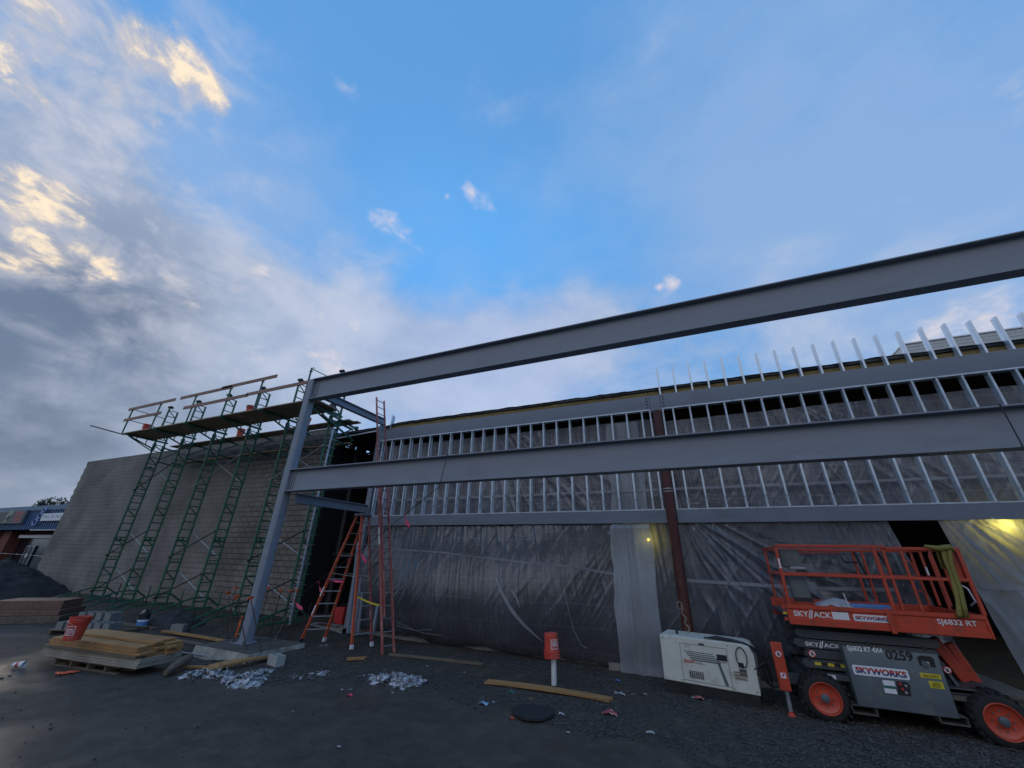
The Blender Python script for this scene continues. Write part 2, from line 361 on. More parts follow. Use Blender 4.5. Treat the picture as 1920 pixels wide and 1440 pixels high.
def ground_mat():
    m = bpy.data.materials.new('wet_asphalt_and_gravel'); m.use_nodes = True; nt = m.node_tree; b = nt.nodes['Principled BSDF']; L = nt.links.new; N = nt.nodes.new
    tc = N('ShaderNodeTexCoord'); ge = N('ShaderNodeNewGeometry'); P = ge.outputs['Position']
    def noise(s, d=6, r=.6, off=0):
        n = N('ShaderNodeTexNoise'); L(P, n.inputs['Vector']); n.inputs['Scale'].default_value = s; n.inputs['Detail'].default_value = d; n.inputs['Roughness'].default_value = r; return n.outputs['Fac']
    def mr(x, a, bb, c, d):
        n = N('ShaderNodeMapRange'); L(x, n.inputs[0]); [setattr(n.inputs[i+1], 'default_value', q) for i, q in enumerate((a, bb, c, d))]; return n.outputs[0]
    def mix(f, a, bb, mode='MIX'):
        n = N('ShaderNodeMix'); n.data_type = 'RGBA'; n.blend_type = mode
        L(f, n.inputs[0]) if not isinstance(f, float) else setattr(n.inputs[0], 'default_value', f)
        for i, q in ((6, a), (7, bb)):
            if isinstance(q, tuple): n.inputs[i].default_value = (*q, 1)
            else: L(q, n.inputs[i])
        return n.outputs[2]
    at_ = N('ShaderNodeAttribute'); at_.attribute_name = 'gravel'; G = at_.outputs['Fac']
    a1 = noise(.55, 7, .62); a2 = noise(3.2, 8, .7); a3 = noise(90, 4, .7); wet = noise(.32, 5, .55)
    asph = mix(mr(a1, .32, .68, 0, 1), (.046,.040,.034), (.080,.070,.058))
    asph = mix(mr(a2, .45, .70, 0, .8), asph, (.10,.092,.08))
    asph = mix(mr(a3, .55, .75, 0, .5), asph, (.012,.012,.013))
    v = N('ShaderNodeTexVoronoi'); L(P, v.inputs['Vector']); v.inputs['Scale'].default_value = 34; v.inputs['Randomness'].default_value = 1
    v2 = N('ShaderNodeTexVoronoi'); L(P, v2.inputs['Vector']); v2.inputs['Scale'].default_value = 13
    sc = N('ShaderNodeSeparateColor'); L(v.outputs['Color'], sc.inputs[0])
    stone = mix(mr(sc.outputs[0], 0, 1, 0, 1), (.022,.021,.020), (.085,.080,.075))
    mud = mix(mr(noise(.9, 7, .65), .40, .58, 0, .9), stone, (.075,.062,.048))
    dust = mix(mr(noise(2.3, 8, .72), .54, .70, 0, .6), mud, (.13,.115,.095))
    gm_ = mr(G, .25, .75, 0, 1)
    L(mix(gm_, asph, dust), b.inputs['Base Color'])
    ro = N('ShaderNodeMix'); L(gm_, ro.inputs[0]); L(mr(wet, .38, .56, .28, .85), ro.inputs[2]); ro.inputs[3].default_value = .8; L(ro.outputs[0], b.inputs['Roughness'])
    hs = N('ShaderNodeMix'); L(gm_, hs.inputs[0]); L(mr(a3, 0, 1, 0, .12), hs.inputs[2]); L(mr(v.outputs['Distance'], 0, .7, 1, 0), hs.inputs[3])
    bp = N('ShaderNodeBump'); bp.inputs['Strength'].default_value = .9; bp.inputs['Distance'].default_value = .013; L(hs.outputs[0], bp.inputs['Height']); L(bp.outputs[0], b.inputs['Normal'])
    b.inputs['Specular IOR Level'].default_value = .2
    return m
gr = ob('ground', gm, ground_mat(), smooth=True, sharp=80, fixn=False); tag(gr, kind='structure')
ga = gr.data.attributes.new('gravel', 'FLOAT', 'POINT')
ga.data.foreach_set('value', [gravel(x, y) if -60 < x < 40 and 1 < y < 30 else (1.0 if y > 30 else 0.0) for (x, y, z) in gm.v])

# ---------------------------------------------------------------- concrete block wall with a toothed free end
YW = 11.0
def block_mat():
    m = bpy.data.materials.new('concrete_block_courses'); m.use_nodes = True; nt = m.node_tree; b = nt.nodes['Principled BSDF']; L = nt.links.new; N = nt.nodes.new
    ge = N('ShaderNodeNewGeometry'); sp = N('ShaderNodeSeparateXYZ'); L(ge.outputs['Position'], sp.inputs[0])
    cb = N('ShaderNodeCombineXYZ'); L(sp.outputs[0], cb.inputs[0]); L(sp.outputs[2], cb.inputs[1])
    br = N('ShaderNodeTexBrick'); L(cb.outputs[0], br.inputs['Vector']); br.inputs['Scale'].default_value = 1.0
    br.inputs['Brick Width'].default_value = .4; br.inputs['Row Height'].default_value = .2; br.inputs['Mortar Size'].default_value = .014; br.inputs['Mortar Smooth'].default_value = .15
    br.inputs['Color1'].default_value = (.186,.172,.156,1); br.inputs['Color2'].default_value = (.242,.225,.202,1); br.inputs['Mortar'].default_value = (.072,.067,.062,1); br.offset = .5; br.inputs['Bias'].default_value = -.2
    n = N('ShaderNodeTexNoise'); L(ge.outputs['Position'], n.inputs['Vector']); n.inputs['Scale'].default_value = .55; n.inputs['Detail'].default_value = 7; n.inputs['Roughness'].default_value = .6
    r = N('ShaderNodeMapRange'); L(n.outputs['Fac'], r.inputs[0]); r.inputs[1].default_value = .3; r.inputs[2].default_value = .7; r.inputs[3].default_value = .66; r.inputs[4].default_value = 1.30
    n2 = N('ShaderNodeTexNoise'); L(ge.outputs['Position'], n2.inputs['Vector']); n2.inputs['Scale'].default_value = 22; n2.inputs['Detail'].default_value = 6; n2.inputs['Roughness'].default_value = .7
    r2 = N('ShaderNodeMapRange'); L(n2.outputs['Fac'], r2.inputs[0]); r2.inputs[1].default_value = .3; r2.inputs[2].default_value = .7; r2.inputs[3].default_value = .8; r2.inputs[4].default_value = 1.2
    mm = N('ShaderNodeMath'); mm.operation = 'MULTIPLY'; L(r.outputs[0], mm.inputs[0]); L(r2.outputs[0], mm.inputs[1])
    # smeared mortar washes the joints out towards the free end and high up
    n3 = N('ShaderNodeTexNoise'); L(ge.outputs['Position'], n3.inputs['Vector']); n3.inputs['Scale'].default_value = .35; n3.inputs['Detail'].default_value = 5
    wx = N('ShaderNodeMapRange'); L(sp.outputs[0], wx.inputs[0]); wx.inputs[1].default_value = -22; wx.inputs[2].default_value = -15; wx.inputs[3].default_value = .38; wx.inputs[4].default_value = -.22
    ad = N('ShaderNodeMath'); ad.operation = 'ADD'; L(n3.outputs['Fac'], ad.inputs[0]); L(wx.outputs[0], ad.inputs[1])
    sm = N('ShaderNodeMapRange'); L(ad.outputs[0], sm.inputs[0]); sm.inputs[1].default_value = .42; sm.inputs[2].default_value = .7; sm.inputs[4].default_value = .8
    mx = N('ShaderNodeMix'); mx.data_type = 'RGBA'; L(sm.outputs[0], mx.inputs[0]); L(br.outputs['Color'], mx.inputs[6]); mx.inputs[7].default_value = (.225,.212,.192,1)
    hv = N('ShaderNodeHueSaturation'); L(mx.outputs[2], hv.inputs['Color']); L(mm.outputs[0], hv.inputs['Value']); L(hv.outputs[0], b.inputs['Base Color'])
    b.inputs['Roughness'].default_value = .95; b.inputs['Specular IOR Level'].default_value = .2
    inv = N('ShaderNodeMath'); inv.operation = 'SUBTRACT'; inv.inputs[0].default_value = 1.0; L(br.outputs['Fac'], inv.inputs[1])
    h = N('ShaderNodeMath'); h.operation = 'MULTIPLY_ADD'; L(n2.outputs['Fac'], h.inputs[0]); h.inputs[1].default_value = .35; L(inv.outputs[0], h.inputs[2])
    bp = N('ShaderNodeBump'); bp.inputs['Strength'].default_value = .8; bp.inputs['Distance'].default_value = .012; L(h.outputs[0], bp.inputs['Height']); L(bp.outputs[0], b.inputs['Normal'])
    return m
BLK = block_mat()
WX0, WX1, WTOP = -33.4, -13.05, 7.08
poly = [(WX1, -.2), (WX1, WTOP)]
k = 0; z = WTOP
while z > .2:
    x = WX0 + (.07 if k % 2 else 0.0) + (.03*random.random()); poly += [(x, z), (x, max(-.2, z-.2))]; z -= .2; k += 1
poly += [(WX0-.35, z), (WX0-.35, -.2)]
wall = MB().prism(poly, (0, YW, 0), (1,0,0), (0,0,1), (0,.2,0))
tag(ob('block_wall', wall, BLK, smooth=False), 'tall unfinished grey concrete block wall behind the green scaffold', 'wall')

# ---------------------------------------------------------------- the steel front frame
CX, CY, CZ0 = tuple(at(460, 1205, Z=.15)); BT, BB = 7.60, 6.86; LT, LB = 4.58, 3.93; BY = CY
YF = BY
col_t = thing('steel_column', (CX, CY, .15), 'grey square steel post standing on the concrete footing and carrying both long front beams', 'steel column')
sq = MB(); hh = .125
pr_ = []
for cx, cy, a0 in ((hh-.03,hh-.03,0),(-hh+.03,hh-.03,90),(-hh+.03,-hh+.03,180),(hh-.03,-hh+.03,270)):
    for q in range(4): a = R(a0+q*30); pr_.append((cx+.03*math.cos(a), cy+.03*math.sin(a)))
sq.prism(pr_, (CX, CY, .168), (1,0,0), (0,1,0), (0,0,BT-.168))
ob('post', sq, STEEL, col_t)
ob('base_plate', MB().box(CX-.24, CX+.24, CY-.24, CY+.24, .15, .168), STEEL, col_t, bevel=.004)
for sx, sy in ((-1,-1),(1,-1),(1,1),(-1,1)):
    nb = MB(); nb.lathe((CX+sx*.19, CY+sy*.19, .168), [(.03,0),(.03,.025),(.012,.026),(.012,.07)], n=6); ob('anchor_bolt', nb, STEELD, col_t)
def ibeam(name, p, q, depth, width, label, cat, group=None, tw=.014, tf=.024, mat=STEEL):
    """wide-flange beam whose top centre line runs p -> q"""
    p, q = Vector(p), Vector(q); d = (q-p).normalized(); sd = d.cross(Vector((0,0,1))).normalized(); up = Vector((0,0,1))
    w, h = width/2, depth; t = tw/2
    pol = [(-w,0),(-w,-tf),(-t,-tf),(-t,-h+tf),(-w,-h+tf),(-w,-h),(w,-h),(w,-h+tf),(t,-h+tf),(t,-tf),(w,-tf),(w,0)]
    mb = MB(); o = [p+sd*x+up*y for x,y in pol]; o2 = [a+(q-p) for a in o]; n = 12
    mb.add(o+o2, [(i,(i+1)%n,n+(i+1)%n,n+i) for i in range(n)] + [(0,1,2,9,10,11),(2,3,8,9),(3,4,5,6,7,8)] + [tuple(n+i for i in f[::-1]) for f in ((0,1,2,9,10,11),(2,3,8,9),(3,4,5,6,7,8))])
    mid = (p+q)/2 - up*depth
    t_ = thing(name, (mid.x, mid.y, mid.z), label, cat, group)
    ob('web_and_flanges', mb, mat, t_, smooth=False)
    return t_
XR = 9.4
def shear_tab(parent, x, zt, zb, y, n, sgn=1):
    ob('connection_plate', MB().box(x-.06 if sgn<0 else x, x if sgn<0 else x+.13, y-.020, y-.008, zb, zt), STEEL, parent, bevel=.002)
    for i in range(n):
        b = MB(); b.lathe((x+.065*sgn, y-.020, zb+(zt-zb)*(i+.5)/n), [(.021,0),(.021,.014),(.012,.016)], axis=(0,-1,0), n=6); ob('bolt', b, STEELD, parent)
bx0 = CX+hh+.004
ub = ibeam('steel_beam', (bx0, BY, BT), (XR, BY, BT), BT-BB, .27, 'long grey steel beam running high across open sky, uppermost of the steelwork', 'steel beam', 'grey steel beams of the new front')
shear_tab(ub, bx0+.05, BT-.10, BB+.10, BY-.007, 7)
lb = ibeam('steel_beam', (bx0, BY, LT), (XR, BY, LT), LT-LB, .27, 'long grey steel beam spanning in front of the metal studs at mid height', 'steel beam', 'grey steel beams of the new front')
shear_tab(lb, bx0+.05, LT-.09, LB+.09, BY-.007, 7)
end_t = thing('steel_column', (XR+.13, BY, 0), 'grey steel post at the far end of the front beams', 'steel column')
ob('post', MB().box(XR+.005, XR+.255, BY-.125, BY+.125, -.05, BT), STEEL, end_t, bevel=.02)
# footing
sl = [at(400,1226,Z=.13), at(470,1243,Z=.13), at(612,1212,Z=.13), at(470,1190,Z=.13)]
fx0, fx1, fy0, fy1 = CX-.75, CX+1.25, CY-.75, CY+.75
ft = thing('concrete_footing', (CX, CY, -.1), 'rough concrete footing block under the grey steel post', 'footing')
fb = MB(); fb.grid(20, 15, lambda a, b: (fx0+(fx1-fx0)*a, fy0+(fy1-fy0)*b, .145 + .006*fbm(a*6, b*6, 4)))
ob('top_face', fb, pm('dirty_concrete',(.085,.08,.07),rough=.9,var=.4,scale=5,bump=.4,stain=(.03,.028,.026),stain_amt=.8,stain_scale=2.2), ft)
fs_ = MB(); NB = 24
rim = [(fx0,fy0),(fx1,fy0),(fx1,fy1),(fx0,fy1),(fx0,fy0)]
for (xa,ya),(xb,yb) in zip(rim, rim[1:]):
    dx, dy = yb-ya, -(xb-xa); l = math.hypot(dx, dy); dx, dy = dx/l, dy/l
    fs_.grid(NB, 4, lambda a, b: (xa+(xb-xa)*a + dx*(.05*(1-b)+.03*fbm(a*5+xa, b*3, 1)*math.sin(b*math.pi)), ya+(yb-ya)*a + dy*(.05*(1-b)+.03*fbm(a*5, b*3+ya, 2)*math.sin(b*math.pi)), -.12+.265*b + (.006*fbm(((xa+(xb-xa)*a)-fx0)/(fx1-fx0)*6, ((ya+(yb-ya)*a)-fy0)/(fy1-fy0)*6, 4) if b == 1 else 0)))
ob('rough_sides', fs_, pm('pale_rough_concrete',(.36,.345,.30),rough=.9,var=.3,scale=6,bump=.5,bscale=25,stain=(.14,.12,.10),stain_amt=.7,stain_scale=2.5), ft)

# cross beams back to the wall
ibeam('steel_beam', (-10.34, BY+.15, 7.13), (-10.34, 10.98, 7.13), .25, .16, 'short grey steel beam tying the high beam to the roof edge', 'steel beam', 'grey steel beams of the new front')
ibeam('steel_beam', (-10.62, BY+.15, 3.90), (-10.50, 10.98, 3.90), .27, .16, 'short grey steel beam from the mid front beam to the doorway corner', 'steel beam', 'grey steel beams of the new front')

# ---------------------------------------------------------------- facade steel: girts, red column, studs
FY = 11.0; FX0, FX1, PX = -10.36, 9.6, -.36
UZ0, UZ1, GZ0, GZ1 = 6.26, 6.70, 3.20, 3.51
def channel(name, x0, x1, y, z0, z1, label, group):
    t_ = thing(name, ((x0+x1)/2, y, z0), label, 'steel beam', group)
    w = .11
    mb = MB().prism([(0,z0),(0,z1),(-.0,z1),(.12,z1),(.12,z1-.018),(.014,z1-.018),(.014,z0+.018),(.12,z0+.018),(.12,z0)], (x0, y, 0), (0,1,0), (0,0,1), (x1-x0,0,0))
    ob('channel', mb, STEEL, t_, smooth=False); return t_
G1 = 'grey steel beams of the new front'
ch = channel('steel_beam', FX0, PX-.16, FY, UZ0, UZ1, 'grey steel beam under the roof edge, left of the red iron pipe', G1)
for i in range(4):
    ob('bolt', MB().lathe((PX-.24, FY, UZ0+.08+i*.095), [(.022,0),(.022,.014),(.012,.016)], axis=(0,-1,0), n=6), STEELD, ch)
ch = channel('steel_beam', PX+.13, FX1, FY, UZ0, UZ1, 'grey steel beam with tall studs rising above it, right of the red iron pipe', G1)
for i in range(4):
    ob('bolt', MB().lathe((PX+.21, FY, UZ0+.08+i*.095), [(.022,0),(.022,.014),(.012,.016)], axis=(0,-1,0), n=6), STEELD, ch)
channel('steel_beam', FX0, PX-.12, FY, GZ0, GZ1, 'grey steel beam along the top of the big dark plastic sheet', G1)
channel('steel_beam', PX+.13, FX1, FY, GZ0, GZ1, 'grey steel beam above the lift and door gap, right of the red iron pipe', G1)
pt = thing('iron_pipe_column', (PX, FY+.02, 0), 'red oxide iron pipe post between the two studded wall bays', 'pipe column')
PP = MB(); PP.ring_path([(PX,FY-.01,-.1),(PX,FY-.01,6.2)], .118, 20); ob('pipe', PP, REDIRON, pt)
ob('top_plate', MB().box(PX-.155, PX+.125, FY+.01, FY+.1, 6.2, 6.70), STEEL, pt, bevel=.004)
for zz in (4.02, 3.95):
    ob('clamp_band', MB().lathe((PX+.0, FY-.01, zz), [(.118,0),(.124,.003),(.124,.022),(.118,.025)], n=20, caps=False), ALU, pt)
ct = thing('steel_column', (FX0-.09, FY+.07, 0), 'dark grey steel post at the corner of the doorway behind the ladders', 'steel column')
ob('post', MB().box(FX0-.20, FX0-.004, FY-.02, FY+.16, -.1, 6.9), STEEL, ct, bevel=.008)

def stud(x, y0, z0, z1, flip=1, w=.041, d=.15, label=None):
    """galvanised C stud: web along the depth, flange towards the photographer"""
    t = .004; l = .014
    pol = [(0,0),(w,0),(w,l),(w-t,l),(w-t,t),(t,t),(t,d-t),(w-t,d-t),(w-t,d-l),(w,d-l),(w,d),(0,d)]
    mb = MB().prism([(flip*a, b) for a,b in pol], (x, y0, z0), (1,0,0), (0,1,0), (0,0,z1-z0))
    return ob('metal_stud', mb, GALV, smooth=False)
sx = FX0 + .12; n_st = 0; xs_st = []
while sx < PX-.30: xs_st.append(sx); sx += .43
xs_st.append(PX-.19)
sx = PX+.16; xs_st.append(sx); sx += .27
while sx < FX1: xs_st.append(sx); sx += .43
for x in xs_st:
    side = 'left' if x < PX else 'right'
    s = stud(x-.02, FY+.005+random.uniform(0,.004), GZ1+.006, UZ0-.012, label=None)
    tag(s, 'galvanised upright stud standing between the two wall beams, %s of the red iron pipe' % side, 'metal stud', 'galvanised wall studs between the beams')
for i in range(24):
    x = -.20+.43*i
    if x > FX1: break
    s = stud(x-.02, FY+.02, UZ1+.004, 7.57+random.uniform(-.015,.015))
    tag(s, 'galvanised stud poking up into the sky above the roof edge beam', 'metal stud', 'galvanised studs rising above the roof edge')
s = stud(-10.12, FY+.12, 6.72, 7.32); tag(s, 'lone galvanised stud end sticking up beside the top of the tall red ladder', 'metal stud')
for nm, x0, x1, z0, z1, lab in (('metal_track', FX0, PX-.13, GZ1+.001, GZ1+.005, 'thin bright metal track on the lower wall beam, left of the red pipe'),
                           ('metal_track', PX+.14, FX1, GZ1+.001, GZ1+.005, 'thin bright metal track on the lower wall beam, right of the red pipe'),
                           ('metal_track', FX0, PX-.17, UZ0-.011, UZ0-.003, 'thin bright metal track under the roof edge beam, left of the red pipe'),
                           ('metal_track', PX+.14, FX1, UZ0-.011, UZ0-.003, 'thin bright metal track under the roof edge beam, right of the red pipe'),
                           ('metal_track', PX+.14, FX1, UZ1+.001, UZ1+.003, 'thin bright metal track along the top of the roof edge beam')):
    tm = MB().prism([(0,0),(.155,0),(.155,z1-z0),(0,z1-z0)], (x0, FY-.003, z0), (0,1,0), (0,0,1), (x1-x0,0,0))
    if z1 < UZ0: tm.box(x0, x1, FY-.006, FY-.003, z0-.002, z0+.030 if z0 > 4 else z1+.022)
    tag(ob(nm, tm, GALV, smooth=False), lab, 'metal track', 'metal tracks of the stud wall')
# ---------------------------------------------------------------- the building behind the plastic
bt = thing('building_shell', (-1.5, 15, -.1), 'dark open shell of the shop under construction behind the plastic sheets', 'building')
ob('floor_slab', MB().box(-13.05, 12, 11.20, 22, -.3, .12), CONC, bt, bevel=.015)
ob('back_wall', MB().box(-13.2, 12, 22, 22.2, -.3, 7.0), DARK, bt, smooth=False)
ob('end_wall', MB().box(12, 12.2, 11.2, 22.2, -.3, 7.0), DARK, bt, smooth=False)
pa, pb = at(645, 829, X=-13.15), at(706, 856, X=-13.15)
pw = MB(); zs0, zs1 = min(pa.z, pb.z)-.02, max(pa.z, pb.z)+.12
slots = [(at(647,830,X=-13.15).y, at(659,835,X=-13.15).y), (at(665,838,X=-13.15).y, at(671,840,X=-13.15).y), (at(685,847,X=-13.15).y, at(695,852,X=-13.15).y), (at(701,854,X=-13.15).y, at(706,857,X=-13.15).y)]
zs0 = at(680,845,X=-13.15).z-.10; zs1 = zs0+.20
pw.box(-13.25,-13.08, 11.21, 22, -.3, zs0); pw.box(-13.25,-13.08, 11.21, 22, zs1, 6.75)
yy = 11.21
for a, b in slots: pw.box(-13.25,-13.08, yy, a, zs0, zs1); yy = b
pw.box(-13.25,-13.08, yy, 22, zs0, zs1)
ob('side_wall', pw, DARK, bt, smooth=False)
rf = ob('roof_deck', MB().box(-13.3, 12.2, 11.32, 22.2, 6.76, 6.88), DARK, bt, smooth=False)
INSUL = wood('yellow_roof_board', (.24,.165,.055), (.09,.06,.025), axis=0)
MEMB = pm('black_membrane', (.018,.018,.022), rough=.45, var=.3, bump=.5, bscale=12)
ib = MB()
for i in range(30):
    xa = -10.3+i*.75; ib.box(xa, xa+.742, 11.17+.006*(i%3), 11.30, 6.74+.006*(i%2), 6.885+.010*((i*7)%3))
ob('roof_board_edge', ib, INSUL, rf)
mm_ = MB(); 
def memb(a, b):
    x = -13.1+22.6*a; sag = -.10*sstep(-9.6,-10.6,x)-.03*sstep(-11.5,-13,x)
    z = 6.90+sag+.085*b+.016*fbm(x*1.6, 0, 3)+(.05*max(0, fbm(x*.9, 5, 3)) if b > .5 else 0)
    return (x, 11.13+.03*math.sin(b*3)+.012*fbm(x*3, b*2, 1), z)
mm_.grid(260, 4, memb); mm_.grid(260, 2, lambda a, b: (memb(a,1)[0], memb(a,1)[1]+b*1.2, memb(a,1)[2]+.01*b))
ob('roof_membrane', mm_, MEMB, rf)
ob('white_strip', MB().bar((-12.9, 11.06, 6.60), (-10.4, 11.06, 6.73), .03, .05), DECALW, rf)  # thin white bar along the roof edge over the doorway
# joists over the doorway, pipes and clutter inside
for i in range(4):
    y = 12.2+1.6*i; j = MB(); j.bar((-13.05,y,6.65),(-9.5,y,6.65),.06,.08); j.bar((-13.05,y,6.2),(-9.5,y,6.2),.05,.06)
    for q in range(9): j.bar((-13.05+.39*q,y,6.2 if q%2 else 6.65),(-12.66+.39*q,y,6.65 if q%2 else 6.2),.025,.025)
    ob('roof_joist', j, BLACKM, bt)
pp = MB(); pA = at(617,1120,Y=12.5); pp.ring_path([(pA.x,12.5,0),(pA.x,12.5,6.5)], .10, 12); ob('drain_pipe', pp, pm('dull_pipe',(.05,.05,.055),rough=.4,var=.3), bt)
qa, qb = at(612,1040,Y=12.4), at(716,1043,Y=12.4)
ob('cross_pipe', MB().ring_path([(qa.x,12.4,qa.z),(qb.x,12.4,qa.z)], .09, 12), MATS['dull_pipe'], bt)
# the light metal-clad unit on the roof
r0 = at(1697,671,Y=14); rt = thing('rooftop_unit', (r0.x+2, 15, 6.9), 'pale ribbed metal rooftop unit behind the tall studs', 'rooftop unit')
RIB = pm('pale_metal_cladding', (.56,.57,.55), rough=.45, var=.06)
rm = MB(); zt = 8.5; sl0 = at(1712,650,Y=14)
prof = [(0,-.0)]
rows = 15
for i in range(rows):
    za = 6.9+(zt-6.9)*i/rows; zb = 6.9+(zt-6.9)*(i+1)/rows; sh = .38*((za-6.9)/(zt-6.9)); sh2 = .38*((zb-6.9)/(zt-6.9))
    zc_ = za+(zb-za)*.88
    rm.hexa([(6.45+sh,14.0,za),(12,14.0,za),(12,17,za),(6.45+sh,17,za),(6.45+sh2,14.0,zc_),(12,14.0,zc_),(12,17,zc_),(6.45+sh2,17,zc_)])
    rm.hexa([(6.45+sh+.02,14.012,zc_),(12,14.012,zc_),(12,16.97,zc_),(6.45+sh+.02,16.97,zc_),(6.45+sh2+.02,14.012,zb),(12,14.012,zb),(12,16.97,zb),(6.45+sh2+.02,16.97,zb)])
ob('ribbed_cladding', rm, RIB, rt, smooth=False)
ob('cap_trim', MB().box(6.80,12.02,13.97,17.03,zt,zt+.04), DECALW, rt, bevel=.005)

# ---------------------------------------------------------------- plastic sheeting
def sheet_mat(name, col, tr, rough=.33, tl=.25, fold=.5):
    m = bpy.data.materials.new(name); m.use_nodes = True; nt = m.node_tree; b = nt.nodes['Principled BSDF']; L = nt.links.new; N = nt.nodes.new; out = nt.nodes['Material Output']
    ge = N('ShaderNodeNewGeometry')
    mp = N('ShaderNodeMapping'); L(ge.outputs['Position'], mp.inputs[0]); mp.inputs['Scale'].default_value = (3.4, 1, .45)
    n = N('ShaderNodeTexNoise'); L(mp.outputs[0], n.inputs['Vector']); n.inputs['Scale'].default_value = 1.7; n.inputs['Detail'].default_value = 5; n.inputs['Roughness'].default_value = .55; n.inputs['Distortion'].default_value = .3
    mp2 = N('ShaderNodeMapping'); L(ge.outputs['Position'], mp2.inputs[0]); mp2.inputs['Scale'].default_value = (.35, 1, 9.0); mp2.inputs['Rotation'].default_value = (0, R(3), 0)
    n2 = N('ShaderNodeTexNoise'); L(mp2.outputs[0], n2.inputs['Vector']); n2.inputs['Scale'].default_value = 1.4; n2.inputs['Detail'].default_value = 6; n2.inputs['Roughness'].default_value = .7
    n3 = N('ShaderNodeTexNoise'); L(ge.outputs['Position'], n3.inputs['Vector']); n3.inputs['Scale'].default_value = .8; n3.inputs['Detail'].default_value = 5
    r = N('ShaderNodeMapRange'); L(n3.outputs['Fac'], r.inputs[0]); r.inputs[1].default_value = .3; r.inputs[2].default_value = .7; r.inputs[3].default_value = .7; r.inputs[4].default_value = 1.35
    hv = N('ShaderNodeHueSaturation'); hv.inputs['Color'].default_value = (*col, 1); L(r.outputs[0], hv.inputs['Value']); 
    # milky creases: narrow upright streaks where the film is doubled, strengthened to paint in highlights, and the horizontal fold lines it was packed with
    ab = N('ShaderNodeMath'); ab.operation = 'SUBTRACT'; L(n.outputs['Fac'], ab.inputs[0]); ab.inputs[1].default_value = .5
    a2 = N('ShaderNodeMath'); a2.operation = 'ABSOLUTE'; L(ab.outputs[0], a2.inputs[0])
    cr_ = N('ShaderNodeMapRange'); L(a2.outputs[0], cr_.inputs[0]); cr_.inputs[1].default_value = .030; cr_.inputs[2].default_value = .0; cr_.inputs[4].default_value = .6
    gate = N('ShaderNodeMapRange'); L(n3.outputs['Fac'], gate.inputs[0]); gate.inputs[1].default_value = .42; gate.inputs[2].default_value = .6
    cm = N('ShaderNodeMath'); cm.operation = 'MULTIPLY'; L(cr_.outputs[0], cm.inputs[0]); L(gate.outputs[0], cm.inputs[1])
    wv = N('ShaderNodeTexWave'); wv.wave_type = 'BANDS'; wv.bands_direction = 'Z'; L(ge.outputs['Position'], wv.inputs['Vector']); wv.inputs['Scale'].default_value = .62; wv.inputs['Distortion'].default_value = 1.2; wv.inputs['Detail'].default_value = 3; wv.inputs['Detail Scale'].default_value = .6
    w2 = N('ShaderNodeMapRange'); L(wv.outputs['Fac'], w2.inputs[0]); w2.inputs[1].default_value = .99; w2.inputs[2].default_value = 1.0; w2.inputs[4].default_value = .35
    mxs = N('ShaderNodeMath'); mxs.operation = 'MAXIMUM'; L(cm.outputs[0], mxs.inputs[0]); L(w2.outputs[0], mxs.inputs[1])
    mcol = N('ShaderNodeMix'); mcol.data_type = 'RGBA'; L(mxs.outputs[0], mcol.inputs[0]); L(hv.outputs[0], mcol.inputs[6]); mcol.inputs[7].default_value = (*[min(.42, q*2.1+.03) for q in col], 1)
    L(mcol.outputs[2], b.inputs['Base Color'])
    b.inputs['Roughness'].default_value = rough; b.inputs['Specular IOR Level'].default_value = .8; b.inputs['Coat Weight'].default_value = .6; b.inputs['Coat Roughness'].default_value = .10
    s = N('ShaderNodeMath'); s.operation = 'ADD'; L(n.outputs['Fac'], s.inputs[0]); 
    s2 = N('ShaderNodeMath'); s2.operation = 'MULTIPLY'; L(n2.outputs['Fac'], s2.inputs[0]); s2.inputs[1].default_value = .18; L(s2.outputs[0], s.inputs[1])
    bp = N('ShaderNodeBump'); bp.inputs['Strength'].default_value = fold; bp.inputs['Distance'].default_value = .05; L(s.outputs[0], bp.inputs['Height']); L(bp.outputs[0], b.inputs['Normal']); L(bp.outputs[0], b.inputs['Coat Normal'])
    tlu = N('ShaderNodeBsdfTranslucent'); tlu.inputs[0].default_value = (.75,.78,.8,1); L(bp.outputs[0], tlu.inputs['Normal'])
    trn = N('ShaderNodeBsdfTransparent'); trn.inputs[0].default_value = (.93,.95,.97,1)
    m1 = N('ShaderNodeMixShader'); m1.inputs[0].default_value = tl; L(b.outputs[0], m1.inputs[1]); L(tlu.outputs[0], m1.inputs[2])
    m2 = N('ShaderNodeMixShader'); m2.inputs[0].default_value = tr; L(m1.outputs[0], m2.inputs[1]); L(trn.outputs[0], m2.inputs[2]); L(m2.outputs[0], out.inputs[0])
    return m
PL_DARK = sheet_mat('dark_clear_plastic', (.080,.083,.098), .16, tl=.05, rough=.14, fold=.65)
PL_BLUE = sheet_mat('grey_clear_plastic', (.095,.105,.13), .15, tl=.12, rough=.16, fold=.65)
PL_UP   = sheet_mat('upper_clear_plastic', (.19,.19,.215), .08, tl=.05, rough=.18, fold=.9)
PL_PALE = sheet_mat('pale_folded_plastic', (.50,.53,.58), .42, tl=.22, fold=.5)
PL_TAPE = sheet_mat('seam_tape_plastic', (.34,.36,.40), .3, tl=.08, fold=.3)
DEPTH = {}
